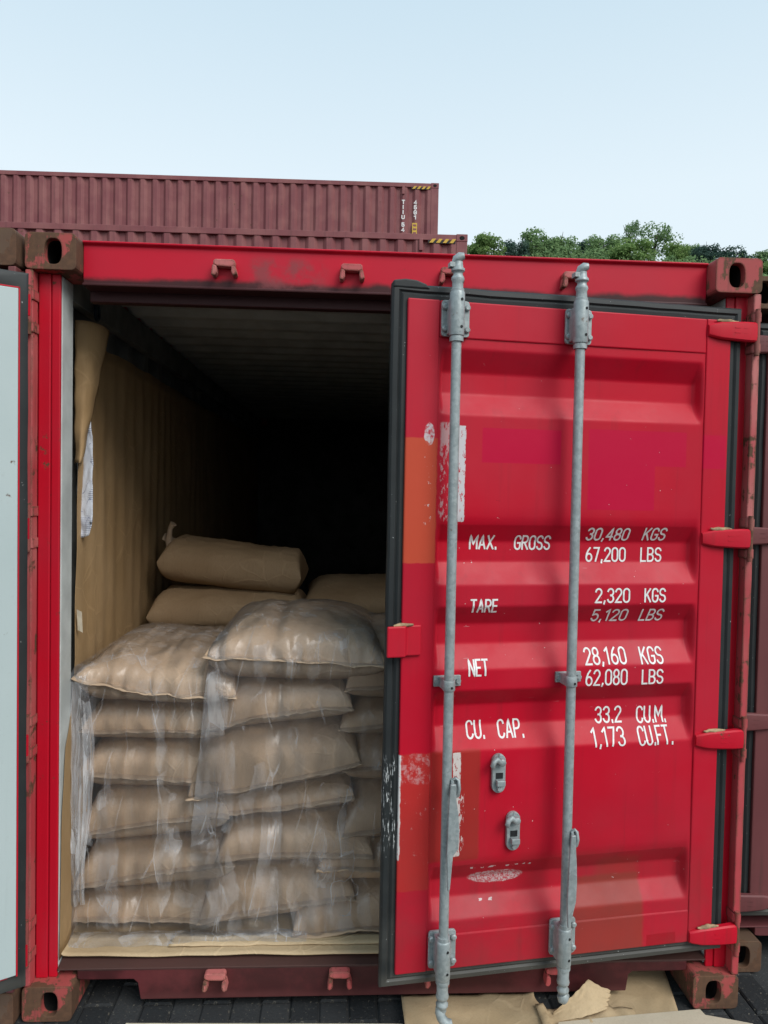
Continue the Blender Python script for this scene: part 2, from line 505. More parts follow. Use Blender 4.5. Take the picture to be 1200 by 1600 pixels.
def letters(bm, text, x0, z0, w, h, place, t=.011, step=.004, gap=.20):
    """stroke text into a box w*h; place(x,z,k)->xyz"""
    W, ps = strokes(text, gap)
    sx, sz = (w - t) / max(W, .12), (h - t)
    k = 0
    for p in ps:
        q = [Vector((x0 + t / 2 + a * sx, z0 + t / 2 + b * sz)) for a, b in p]
        d = [q[0]]
        for a, b in zip(q, q[1:]):
            n = max(1, int((b - a).length / step))
            for i in range(1, n + 1): d.append(a.lerp(b, i / n))
        L, Rr = [], []
        for i, v in enumerate(d):
            a = (d[i] - d[i - 1]) if i else (d[1] - d[0])
            b = (d[i + 1] - d[i]) if i < len(d) - 1 else a
            a, b = a.normalized(), b.normalized()
            n1 = Vector((-a.y, a.x)); n2 = Vector((-b.y, b.x))
            m = (n1 + n2)
            if m.length < .3: m = n1
            m.normalize()
            s_ = min(1.7, 1 / max(.4, m.dot(n1)))
            hw = t / 2 * s_
            vv = v.copy()
            if i == 0: vv = v - a * t * .35
            if i == len(d) - 1: vv = v + b * t * .35
            L.append(bm.verts.new(place(*(vv + m * hw), k)))
            Rr.append(bm.verts.new(place(*(vv - m * hw), k)))
        for i in range(len(d) - 1):
            bm.faces.new((L[i], L[i + 1], Rr[i + 1], Rr[i]))
        k += 1

# ------------------------------------------------------------------ container pieces
_cast_cache = {}
def casting(parent, x, y, z, hx, mat, end='front'):
    """corner casting 162 x 178 x 118 with its oval opening; (x,y,z) = lower outer-left-front corner, hx = hole centre"""
    key = (round(hx, 3), mat.name, end)
    if key not in _cast_cache:
        bm = bmesh.new()
        W, Dp, H = .162, .178, .118
        cz = .059
        ang = [2 * PI * k / 72 for k in range(72)]
        rx = .016
        def sd_(px, pz):
            qx, qz = abs(px - W / 2) - W / 2 + rx, abs(pz - H / 2) - H / 2 + rx
            return math.hypot(max(qx, 0), max(qz, 0)) + min(max(qx, qz), 0) - rx
        out, inn = [], []
        for a in ang:
            c, s = math.cos(a), math.sin(a)
            lo, hi = 0, .2
            for _ in range(40):
                m = (lo + hi) / 2
                if sd_(hx + c * m, cz + s * m) < 0: lo = m
                else: hi = m
            out.append((hx + c * lo, cz + s * lo))
            rr = 1 / ((abs(c) / .0275) ** 2.7 + (abs(s) / .041) ** 2.7) ** (1 / 2.7)
            inn.append((hx + c * rr, cz + s * rr))
        ys = (0, .034, .036, .15)
        O = [bm.verts.new((p[0], 0, p[1])) for p in out]
        OB = [bm.verts.new((p[0], Dp, p[1])) for p in out]
        I = [bm.verts.new((p[0], 0, p[1])) for p in inn]
        I2 = [bm.verts.new((p[0], .030, p[1])) for p in inn]
        def scl(p, k): return (hx + (p[0] - hx) * k, cz + (p[1] - cz) * k)
        I3 = [bm.verts.new((scl(p, 1.16)[0], .031, scl(p, 1.16)[1])) for p in inn]
        I4 = [bm.verts.new((scl(p, 1.16)[0], .14, scl(p, 1.16)[1])) for p in inn]
        n = len(ang)
        for k in range(n):
            q = (k + 1) % n
            bm.faces.new((O[k], O[q], I[q], I[k]))
            bm.faces.new((I[k], I[q], I2[q], I2[k]))
            bm.faces.new((I2[k], I2[q], I3[q], I3[k]))
            bm.faces.new((I3[k], I3[q], I4[q], I4[k])).material_index = 1
            bm.faces.new((O[k], OB[k], OB[q], O[q]))
        bm.faces.new(I4).material_index = 1
        bm.faces.new(OB)
        bmesh.ops.recalc_face_normals(bm, faces=bm.faces)
        me = bpy.data.meshes.new('corner_casting')
        bm.to_mesh(me)
        bm.free()
        me.materials.append(mat)
        me.materials.append(DARK)
        _cast_cache[key] = me
    o = link('corner_casting', _cast_cache[key], parent, .004)
    if end == 'front':
        o.location = (x, y, z)
    else:
        o.location = (x + .162, y, z)
        o.rotation_euler = (0, 0, PI)
    return o

# door panel profile: (z, depth) of the pressed troughs
TROUGHS = [(2.232, 2.163, 2.096, 2.026), (1.688, 1.624, 1.558, 1.488), (1.419, 1.358, 1.294, 1.216), (1.150, 1.094, 1.028, .953), (.590, .524, .466, .405)]
def trough(z):
    for a, b, c, d in TROUGHS:
        if d < z < a:
            if z > b: return (a - z) / (a - b)
            if z > c: return 1.0
            return (z - d) / (c - d)
    return 0.0
TD = .040
def panel_w(u, z):
    """height of the panel surface over the leaf's face plane (negative = inwards)"""
    s = sum(trough(z + k * .0028) for k in (-1, 0, 1)) / 3
    cap = max(0, min(1, (u - .150) / .016, (1.068 - u) / .016))
    return -.006 - TD * s * cap + .0022 * N3(u * 3, z * 2.2, 4.0) + .0009 * N3(u * 9, z * 7, 14.0)

def make_door(root, org, ang, hand, M_, hardware=True, lettering=True, opened=False):
    """door leaf: local x runs from hinge to free edge, outward = sg*y"""
    sg = 1 if hand == 'right' else -1
    D = lambda u, w, z: (u, sg * w, z)
    def bx(bm, u0, u1, w0, w1, z0, z1, mi=0):
        box(bm, D(u0, w0, z0), D(u1, w1, z1), mi)
    bm = bmesh.new()
    bx(bm, .055, .145, -.05, 0, .251, 2.378)
    bx(bm, 1.072, 1.174, -.05, 0, .251, 2.378)
    bx(bm, .1455, 1.0715, -.05, -.001, 2.263, 2.3775)
    bx(bm, .1455, 1.0715, -.05, -.001, .2515, .364)
    door = build('door', bm, M_['door'], root, bevel=.004)
    door.location = org
    door.rotation_euler = (0, 0, ang)
    # pressed panel
    bm = bmesh.new()
    us = [.1455, .150, .155, .160, .166, .172] + [lerp(.18, 1.04, i / 24) for i in range(25)] + [1.046, 1.052, 1.057, 1.062, 1.068, 1.0715]
    zs = []
    z = 2.2635
    while z > .3635:
        zs.append(z)
        z -= .0045 if not (.60 < z < .945 or 1.70 < z < 2.015) else .03
    zs.append(.3635)
    V = [[bm.verts.new(D(u, panel_w(u, zz), zz)) for zz in zs] for u in us]
    for i in range(len(us) - 1):
        for k in range(len(zs) - 1):
            bm.faces.new((V[i][k], V[i + 1][k], V[i + 1][k + 1], V[i][k + 1]))
    build('panel', bm, M_['door'], door, smooth=70)
    # inner lining
    bm = bmesh.new()
    bx(bm, .034 if opened else .060, 1.168, -.0545, -.0505, .258, 2.372)
    build('inner_lining', bm, M_['inner'], door, bevel=.002)
    if opened:
        bm = bmesh.new()
        bx(bm, .0295, .0335, -.0545, -.047, .254, 2.376)
        bx(bm, .0295, 1.168, -.0545, -.047, 2.3725, 2.3765)
        build('lining_edge', bm, M_['door_plain'], door)
    # gasket: four mitred bars with a lip
    bm = bmesh.new()
    gu0, gu1, gz0, gz1, gw = .004, 1.221, .205, 2.425, .050
    sec = [(0, -.038), (0, -.020), (.006, -.012), (.020, -.010), (.026, -.016), (.034, -.010), (.0492, -.012), (.0492, -.042), (.030, -.046), (.008, -.042)]
    corners = [(gu0, gz0, 1, 1), (gu1, gz0, -1, 1), (gu1, gz1, -1, -1), (gu0, gz1, 1, -1)]
    rings = []
    for cu, cz, su, sz in corners:
        rings.append([(cu + su * d, w, cz + sz * d) for d, w in sec])
    RV = []
    for k in range(4):
        A, B = rings[k], rings[(k + 1) % 4]
        n = 16
        for i in range(n):
            t = i / n
            jit = .0022 * N3(k * 5.1 + i * .8, 1.3) if i else 0
            RV.append([bm.verts.new(D(lerp(a[0], b[0], t) + jit, lerp(a[1], b[1], t) + jit, lerp(a[2], b[2], t) + jit)) for a, b in zip(A, B)])
    ns = len(sec)
    for i in range(len(RV)):
        j = (i + 1) % len(RV)
        for q in range(ns):
            bm.faces.new((RV[i][q], RV[i][(q + 1) % ns], RV[j][(q + 1) % ns], RV[j][q]))
    gk = build('gasket', bm, GASKET, door, smooth=30)
    if hardware:
        # lifted rubber lip at the free top corner
        bm = bmesh.new()
        prism(bm, [(1.219, 2.41), (1.219, 2.432), (1.18, 2.438), (1.145, 2.436), (1.115, 2.426), (1.10, 2.41)], -.040, -.008, lambda a, b, t: D(a, t, b))
        build('gasket_lip', bm, GASKET, door, bevel=.005)
    # hinges
    for hz in (2.340, 1.642, .953, .272):
        bm = bmesh.new()
        secs = [(.143, .019, .0005, .008), (.132, .022, .0005, .013), (.10, .028, .0005, .017), (.05, .031, .0005, .020), (.005, .033, .0005, .021), (-.030, .033, -.004, .021), (-.040, .033, -.001, .016)]
        if opened: secs = secs[:4] + [(.004, .033, .0005, .021), (-.008, .033, .008, .021)]
        RV = []
        for u, hh, w0, w1 in secs:
            rv = []
            for (zz, ww) in ((-hh, w0), (-hh, w1 - .005), (-hh + .005, w1), (-hh * .45, w1 + .001), (hh * .45, w1 + .001), (hh - .005, w1), (hh, w1 - .005), (hh, w0)):
                rv.append(bm.verts.new(D(u, ww, hz + zz)))
            RV.append(rv)
        for A, B in zip(RV, RV[1:]):
            for q in range(8): bm.faces.new((A[q], A[(q + 1) % 8], B[(q + 1) % 8], B[q]))
        bm.faces.new(RV[0]); bm.faces.new(RV[-1])
        for uu in (.045, .012):                        # pressed grooves of the knuckle
            for dz in (-.006, .010):
                bx(bm, uu - .011, uu + .011, .0195, .0222, hz + dz - .001, hz + dz + .001)
        h = build('hinge', bm, M_['hinge'], door, smooth=28)
        if hardware:
            bm = bmesh.new()
            pts = []
            for i in range(9):
                t = i / 8
                pts.append((lerp(.115, .035, t), .008, hz + .032 + .004 * N3(i * 1.3, hz)))
            tube(bm, [D(*p) for p in pts], [.003 + .006 * math.sin(PI * i / 8) * (.8 + .5 * N3(i * 2.1, hz + 3)) for i in range(9)], 8)
            build('sealant', bm, SEALANT, door, smooth=60)
    if not hardware:
        return door
    # -------- locking rods
    RW = .056
    for ri, ru in enumerate((1.034, .629)):
        def lathe(prof):
            bm = bmesh.new()
            tube(bm, [D(ru, RW, zz) for zz, _ in prof], [r_ * .87 for _, r_ in prof], 20)
            return bm
        rod = [(.38, .0175)] + [(lerp(.42, 2.24, i / 12), .0175 + .0004 * N3(i, ri)) for i in range(13)] + [(2.27, .0175)]
        build('locking_rod', lathe(rod), GALV, door, smooth=40)
        bm = lathe([(2.240, .0245), (2.253, .0245), (2.254, .0225), (2.257, .0225)])
        build('collar', bm, GALV, door, smooth=30)
        bm = lathe([(2.258, .0255), (2.262, .0268), (2.385, .0268), (2.389, .0255)])
        for k in (2.278, 2.362):
            pass
        build('bearing_sleeve', bm, GALV, door, smooth=30)
        for k in (2.282, 2.364):
            bm = bmesh.new()
            tube(bm, [D(ru - .008, RW + .0205, k), D(ru - .009, RW + .0232, k)], .0045, 10)
            build('drain_hole', bm, STEEL_DK, door)
        # top cam
        prof = [(2.389, .0235), (2.398, .0235), (2.400, .0200), (2.420, .0195), (2.428, .0235), (2.434, .0215), (2.440, .0165), (2.447, .0170), (2.452, .0240), (2.459, .0240), (2.463, .0185), (2.474, .0165), (2.480, .0165)]
        bm = lathe(prof)
        tube(bm, [D(ru + .012, RW - .004, 2.474), D(ru + .004, RW, 2.487), D(ru - .006, RW + .006, 2.495), D(ru - .017, RW + .010, 2.497)], [.009, .015, .014, .009], 14)
        box(bm, D(ru + .012, RW - .014, 2.462), D(ru + .028, RW + .012, 2.476))
        build('cam', bm, GALV, door, smooth=50)
        # lower sleeve and cam
        lo = [(.262, .0245), (.266, .0265), (.380, .0265), (.384, .0255), (.386, .0235), (.398, .0235)]
        build('bearing_sleeve', lathe(lo), GALV, door, smooth=30)
        for k in (.288, .358):
            bm = bmesh.new()
            tube(bm, [D(ru - .008, RW + .0205, k), D(ru - .009, RW + .0230, k)], .0042, 10)
            build('drain_hole', bm, STEEL_DK, door)
        prof = [(.261, .0250), (.250, .0250), (.248, .0210), (.220, .0205), (.208, .0235), (.201, .0215), (.197, .0155), (.190, .0165), (.184, .0225), (.177, .0215), (.172, .0170), (.160, .0160)]
        bm = lathe(prof)
        if ri == 0:
            tube(bm, [D(ru + .006, RW - .004, .172), D(ru + .006, RW, .158), D(ru + .003, RW + .006, .143), D(ru - .006, RW + .012, .131), D(ru - .018, RW + .016, .125), D(ru - .030, RW + .018, .128)], [.013, .016, .015, .0155, .017, .013], 14)
        else:
            tube(bm, [D(ru + .002, RW, .166), D(ru - .002, RW + .004, .154), D(ru - .008, RW + .006, .148)], [.018, .021, .015], 14)
        build('cam', bm, GALV, door, smooth=50)
        # bracket plates with four bolts each
        pc = ru - (.010, .016)[ri]
        for zc, hh in ((2.320, .056), (.327, .060)):
            bm = bmesh.new()
            out = []
            for cu, cz, a0 in ((.035, hh - .010, 0), (-.035, hh - .010, 90), (-.035, -hh + .010, 180), (.035, -hh + .010, 270)):
                out += [(pc + cu + .010 * math.cos(R(a0 + k)), zc + cz + .010 * math.sin(R(a0 + k))) for k in (0, 30, 60, 90)]
            prism(bm, out, .0005, .010, lambda a, b, t: D(a, t, b))
            bx(bm, ru - .020, ru + .020, .010, .045, zc - hh + .004, zc + hh - .004)
            build('bracket', bm, GALV, door, bevel=.002)
            for cu in (-.036, .036):
                for cz in (-hh + .022, hh - .022):
                    bm = bmesh.new()
                    tube(bm, [D(pc + cu, .010, zc + cz), D(pc + cu, .018, zc + cz), D(pc + cu, .021, zc + cz)], [.0098, .0095, .006], 12)
                    build('bolt', bm, GALV, door, smooth=40)
        # middle clamp
        zc = 1.186
        pw = panel_w(ru, zc)
        bm = bmesh.new()
        bx(bm, pc - .044, pc + .044, pw, pw + .010, zc - .017, zc + .017)
        tube(bm, [D(ru, RW, zc - .0165), D(ru, RW, zc - .014), D(ru, RW, zc + .014), D(ru, RW, zc + .0165)], [.0178, .0192, .0192, .0178], 18)
        bx(bm, ru - .018, ru + .018, pw + .010, RW - .006, zc - .0155, zc + .0155)
        build('rod_clamp', bm, GALV, door, smooth=35, bevel=.0015)
        for cu in (-.035, .035):
            bm = bmesh.new()
            tube(bm, [D(pc + cu, pw + .010, zc), D(pc + cu, pw + .018, zc)], .0085, 6)
            build('bolt', bm, GALV, door)
        bm = bmesh.new()
        tube(bm, [D(ru - .004, RW + .0175, zc - .004), D(ru - .004, RW + .0200, zc - .004)], .0040, 10)
        build('drain_hole', bm, STEEL_DK, door)
    # -------- lever handles hanging on the rods
    def lever(du, dz, pts, loop):
        bm = bmesh.new()
        # twisted flat bar
        prism(bm, pts, 0, .009, lambda a, b, t: D(a + du, .078 + t + .020 * max(0, (b + .05)) - .1 * (1.015 - a) * (.7 - min(.7, b)), b + dz))
        h = build('lever_handle', bm, GALV, door, bevel=.003)
        bm = bmesh.new()
        u0, u1, z0, z1 = loop
        tube(bm, [D(u0, .074, z0), D(u0, .082, (z0 + z1) / 2), D(u0, .074, z1), D((u0 + u1) / 2, .076, z1 + .007), D(u1, .078, z1), D(u1, .086, (z0 + z1) / 2), D(u1, .078, z0), D((u0 + u1) / 2, .076, z0 - .006), D(u0, .074, z0)], .0055, 8)
        box(bm, D(u0 + .002, .055, z0), D(u1, .070, z1))
        build('handle_hub', bm, GALV, door, smooth=50)
        bm = bmesh.new()
        for zz, uu in ((.725, 1.012), (.708, 1.012)):
            tube(bm, [D(uu + du, .086, zz + dz), D(uu + du, .0905, zz + dz)], [.006, .004], 10)
        build('rivet', bm, GALV, door, smooth=40)
    lever(.008, 0, [(1.028, .895), (1.010, .895), (1.008, .845), (1.000, .80), (.996, .74), (.998, .692), (1.014, .672), (1.021, .566), (1.029, .562), (1.034, .68), (1.032, .80), (1.031, .85)], (1.022, 1.003, .850, .896))
    lever(-.391, -.187, [(1.028, .895), (1.012, .895), (1.010, .845), (1.006, .80), (1.003, .74), (1.004, .68), (1.012, .645), (1.020, .600), (1.029, .595), (1.034, .68), (1.032, .80), (1.031, .85)], (.620, .606, .663, .706))
    # -------- handle catches
    for cu, z0, z1 in ((.846, .818, .944), (.792, .626, .752)):
        bw = -.006
        bm = bmesh.new()
        r_ = .0225
        out = [(cu + r_ * math.cos(R(a)), z1 - r_ + r_ * math.sin(R(a))) for a in range(0, 181, 18)] + [(cu + r_ * math.cos(R(a)), z0 + r_ + r_ * math.sin(R(a))) for a in range(180, 361, 18)]
        prism(bm, out, bw, bw + .014, lambda a, b, t: D(a, t, b))
        bx(bm, cu - .016, cu + .012, bw + .014, bw + .034, z0 + .028, z0 + .046)
        tube(bm, [D(cu, bw + .014, z0 + .016), D(cu, bw + .026, z0 + .016)], .008, 10)
        ct = build('handle_catch', bm, GALV, door, bevel=.002)
        bm = bmesh.new()
        bx(bm, cu - .013, cu + .011, bw + .0142, bw + .0155, z0 + .047, z0 + .066)
        build('catch_slot', bm, STEEL_DK, door)
        bm = bmesh.new()
        tube(bm, [D(cu - .004, bw + .014, z1 - .022), D(cu - .004, bw + .034, z1 - .022), D(cu - .004, bw + .037, z1 - .022)], [.013, .012, .007], 12)
        tube(bm, [D(cu + .001, bw + .030, z1 - .022), D(cu + .016, bw + .034, z1 - .010), D(cu + .026, bw + .036, z1 - .016), D(cu + .030, bw + .036, z1 - .030), D(cu + .026, bw + .034, z1 - .036)], [.009, .010, .009, .008, .005], 10)
        tube(bm, [D(cu + .010, bw + .034, z1 - .008), D(cu + .008, bw + .036, z1 + .010)], [.004, .0025], 8)
        build('catch_pawl', bm, GALV, door, smooth=50)
    # -------- overlap tab on the free edge
    bm = bmesh.new()
    prism(bm, [(1.113, .001), (1.113, .009), (1.160, .012), (1.168, .030), (1.226, .034), (1.227, .024), (1.176, .020), (1.168, .001)], 1.270, 1.366, lambda a, b, t: D(a, b, t))
    build('overlap_tab', bm, M_['door_plain'], door, bevel=.005)
    bm = bmesh.new()
    tube(bm, [D(1.205, .022, 1.366), D(1.185, .020, 1.369), D(1.165, .016, 1.368), D(1.14, .010, 1.368)], [.004, .007, .006, .003], 8)
    build('sealant', bm, SEALANT, door, smooth=60)
    # -------- stencilled weights, painted over the pressed folds
    if lettering:
        T = [('MAX.', .962, .867, 1.6015, 1.649), ('GROSS', .812, .686, 1.6005, 1.649), ('30,480', .561, .407, 1.631, 1.675), ('KGS', .357, .273, 1.632, 1.677),
             ('67,200', .564, .418, 1.562, 1.611), ('LBS', .367, .288, 1.562, 1.611), ('TARE', .953, .860, 1.398, 1.444), ('2,320', .526, .400, 1.426, 1.476),
             ('KGS', .348, .269, 1.426, 1.475), ('5,120', .535, .405, 1.363, 1.408), ('LBS', .360, .274, 1.362, 1.407), ('NET', .955, .887, 1.197, 1.250),
             ('28,160', .561, .410, 1.225, 1.279), ('KGS', .360, .276, 1.222, 1.277), ('62,080', .552, .401, 1.152, 1.207), ('LBS', .349, .269, 1.151, 1.202),
             ('CU.', .961, .897, 1.001, 1.056), ('CAP.', .856, .765, .999, 1.055), ('33.2', .516, .418, 1.028, 1.083), ('CU.M.', .366, .255, 1.023, 1.079),
             ('1,173', .528, .406, .951, 1.010), ('CU.FT.', .359, .230, .948, 1.008)]
        for tx, ua, ub, za, zb in T:
            wm = panel_w((ua + ub) / 2, (za + zb) / 2)
            um = (ua + ub) / 2
            kx = (org[0] - um * math.cos(ang - PI) - 1.0375) / 2.40 + math.tan(ang - PI)
            ua, ub = ua + wm * kx, ub + wm * kx
            za, zb = (1.786 + (v_ - 1.786) * (1 - wm / 2.4) for v_ in (za, zb))
            bm = bmesh.new()
            letters(bm, tx, 0, za, ua - ub, zb - za, lambda x, z_, k: D(ua - x, panel_w(ua - x, z_) + .0011 + k * .00012, z_), t=.0058)
            build('lettering', bm, WHITE, door)
    return door

def make_container(name, label, loc, mats, group, right=None, left=None, hardware=True, rz=0.0, L=6.058):
    W, H = 2.438, 2.591
    root = empty(name, label, 'container', loc, rz, group)
    fr = mats['frame']
    for x, hx in ((0, .089), (W - .162, .073)):
        casting(root, x, 0, 0, hx, mats.get('cast_low', mats['cast']))
        casting(root, x, 0, H - .118, hx, mats['cast'] if x else mats.get('cast_low', mats['cast']))
        casting(root, x, L, 0, .162 - hx, mats['cast'], 'back')
        casting(root, x, L, H - .118, .162 - hx, mats['cast'], 'back')
    # corner posts of the door end: flange, stepped face, inner channel
    for s, x0 in ((1, 0), (-1, W)):
        X = lambda a: x0 + s * a
        bm = bmesh.new()
        box(bm, (X(.0005), .002, .1185), (X(.026), .046, H - .1185))
        o = build('post_flange', bm, mats['worn'], root, bevel=.004)
        bm = bmesh.new()
        box(bm, (X(.0265), .046, .1185), (X(.0655), .058, H - .1185))
        box(bm, (X(.0675), .050, .1185), (X(.0955), .062, H - .1185))
        box(bm, (X(.0005), .0585, .1185), (X(.067), .070, H - .1185))
        o = build('corner_post', bm, mats['post'], root, bevel=.003)
        bm = bmesh.new()
        box(bm, (X(.0008), .0705, .119), (X(.0945), .168, H - .119))
        build('post_lining', bm, mats['inner'], root, bevel=.004)
        for hz in (2.340, 1.642, .953, .272):
            for dz in (-.052, .052):
                bm = bmesh.new()
                prism(bm, [(.003, .002), (.003, -.006), (.010, -.012), (.022, -.010), (.030, .002), (.030, .044), (.027, .044), (.027, .002)], hz + dz - .016, hz + dz + .016, lambda a, b, t: (X(a), b, t))
                build('hinge_lug', bm, mats['worn'], root, bevel=.003)
            bm = bmesh.new()
            tube(bm, [(X(.018), -.010, hz - .078), (X(.018), -.010, hz + .078)], .0085, 12)
            build('hinge_pin', bm, mats['cast'], root, smooth=40)
    # header and sill
    bm = bmesh.new()
    prism(bm, [(.064, 2.449), (.064, 2.574), (.052, 2.580), (.052, 2.5865), (.17, 2.5865), (.17, 2.405), (.130, 2.405), (.130, 2.440), (.052, 2.440), (.052, 2.449)], .1625, W - .1625, lambda a, b, t: (t, a, b))
    build('header', bm, fr, root, bevel=.003)
    bm = bmesh.new()
    z0, z1 = .036, .142
    prism(bm, [(.1625, z1), (.1625, .110), (.180, .107), (.350, .107), (.364, .094), (.374, z0), (2.058, z0), (2.066, .094), (2.080, .105), (2.258, .105), (2.2755, .108), (2.2755, z1)], .050, .150, lambda a, b, t: (a, t, b))
    bm.faces.ensure_lookup_table()
    build('sill', bm, fr, root, bevel=.003)
    bm = bmesh.new()
    prism(bm, [(.046, .1425), (.046, .1475), (.100, .160), (.175, .160), (.175, .1425)], .097, W - .097, lambda a, b, t: (t, a, b))
    build('sill_plate', bm, fr, root, bevel=.002)
    # keepers for the rod cams
    for kx in (.628, 1.049, 1.383, 1.800):
        for kz, top in ((2.505, 1), (.110, 0)):
            bm = bmesh.new()
            yb = .0640 if top else .050
            def kp(a, b, t): return (kx + a, yb - t, kz + b)
            prism(bm, [(-.036, .012), (-.036, .026), (-.028, .031), (.028, .031), (.036, .026), (.036, .010), (.024, .006), (-.022, .007)], 0, .032, kp)
            prism(bm, [(-.037, .011), (-.023, .006), (-.022, -.016), (-.029, -.027), (-.041, -.024)], 0, .042, kp)
            prism(bm, [(.037, .009), (.025, .005), (.025, -.014), (.031, -.026), (.044, -.020)], 0, .044, kp)
            build('cam_keeper', bm, mats['worn'], root, bevel=.004)
    # floor, roof, walls
    bm = bmesh.new()
    n = 13
    for k in range(n):
        a = .05 + (W - .10) * k / n
        box(bm, (a + .001, .176, .120), (a + (W - .10) / n - .001, L - .05, .163))
    build('floor_boards', bm, mats['floor'], root)
    def rib(t, pitch, dep):
        q = (t / pitch) % 1
        if q < .26: return 0
        if q < .5: return dep * (q - .26) / .24
        if q < .76: return dep
        return dep * (1 - (q - .76) / .24)
    def wallpts(a, b, pitch):
        out, t = [], a
        k = math.floor(a / pitch)
        vals = sorted(set([a, b] + [p for m_ in range(k, int(b / pitch) + 2) for p in (m_ * pitch, (m_ + .26) * pitch, (m_ + .5) * pitch, (m_ + .76) * pitch) if a < p < b]))
        return vals
    ys = wallpts(.17, L - .17, .278)
    for s, x0 in ((1, 0), (-1, W)):
        bm = bmesh.new()
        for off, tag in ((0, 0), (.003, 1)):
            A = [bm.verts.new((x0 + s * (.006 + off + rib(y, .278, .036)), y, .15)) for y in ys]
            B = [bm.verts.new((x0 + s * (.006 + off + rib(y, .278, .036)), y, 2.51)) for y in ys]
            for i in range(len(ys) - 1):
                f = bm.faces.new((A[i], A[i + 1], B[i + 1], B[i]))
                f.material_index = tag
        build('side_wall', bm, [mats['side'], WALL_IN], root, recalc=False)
        bm = bmesh.new()
        box(bm, (x0 + s * .0012, .179, 2.512), (x0 + s * .062, L - .179, 2.572))
        build('top_rail', bm, [mats['side']], root, bevel=.003)
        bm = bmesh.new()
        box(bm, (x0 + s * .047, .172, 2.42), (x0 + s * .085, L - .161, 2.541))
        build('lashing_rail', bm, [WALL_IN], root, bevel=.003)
        bm = bmesh.new()
        box(bm, (x0 + s * .0012, .179, .040), (x0 + s * .049, L - .179, .150))
        build('bottom_rail', bm, [mats['side']], root, bevel=.003)
    bm = bmesh.new()
    ys = wallpts(.172, L - .155, .209)
    for off, tag in ((0, 1), (.003, 0)):
        A = [bm.verts.new((.064, y, 2.545 + off + .022 - rib(y, .209, .022))) for y in ys]
        B = [bm.verts.new((W - .064, y, 2.545 + off + .022 - rib(y, .209, .022))) for y in ys]
        for i in range(len(ys) - 1):
            bm.faces.new((A[i], A[i + 1], B[i + 1], B[i])).material_index = tag
    build('roof_sheet', bm, [mats['side'], mats['inner']], root, recalc=False)
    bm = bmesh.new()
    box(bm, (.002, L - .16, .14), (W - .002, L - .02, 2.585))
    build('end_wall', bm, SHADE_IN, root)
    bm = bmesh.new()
    box(bm, (.002, .172, 2.5735), (W - .002, L - .172, 2.5835))
    build('roof_frame', bm, mats['side'], root)
    for x0 in (0, W - .09):
        bm = bmesh.new()
        box(bm, (x0 + .001, L - .10, .1185), (x0 + .089, L - .002, H - .1185))
        build('corner_post', bm, mats['side'], root)
    dm = dict(door=mats['door'], door_plain=mats['post'], hinge=mats['hinge'], inner=mats['doorin'])
    if right: make_door(root, right[0], right[1], 'right', dm, hardware and right[2])
    if left: make_door(root, left[0], left[1], 'left', dm, hardware and left[2], False, abs(left[1]) > .5)
    return root

PLY = plain('plywood_floor', (.20, .13, .075), .25, .7, 12)
RED_RUST_LOW = paint('heavily_rusted_red_casting', (.36, .065, .06), (.27, .10, .08), rust=.56, rough=.8, dirt=.7)
MAIN = dict(cast_low=RED_RUST_LOW, frame=FRAME, cast=RED_RUST, worn=RED_WORN, post=RED, inner=GREY_IN, door=DOOR, hinge=RED, side=RED, floor=PLY, doorin=DOOR_IN)
NEI = dict(frame=MAROON_N, cast=BROWN_RUST, worn=MAROON_N, post=MAROON_N, inner=GREY_IN, door=MAROON_N, hinge=MAROON_N, side=MAROON_N, floor=PLY, doorin=DOOR_IN)
GRP = 'shipping containers in the front row'
A_R = R(8.2)
main = make_container('shipping_container', 'open red shipping container with kraft paper sacks inside its doorway', (0, 0, 0), MAIN, GRP,
                      right=((2.385, 0, 0), PI + A_R, True), left=((.047, -.084, 0), -R(149), False))
make_container('shipping_container', 'container with maroon end doors to the right of the red container, set slightly back', (2.470, .190, 0), NEI, GRP,
               right=((2.385, 0, 0), PI, False), left=((.053, 0, 0), 0, False))
make_container('shipping_container', 'container with brown rusted corner castings half hidden behind the open white-lined door', (-2.452, -.030, 0), NEI, GRP,
               right=((2.385, 0, 0), PI, False), left=((.053, 0, 0), 0, False))

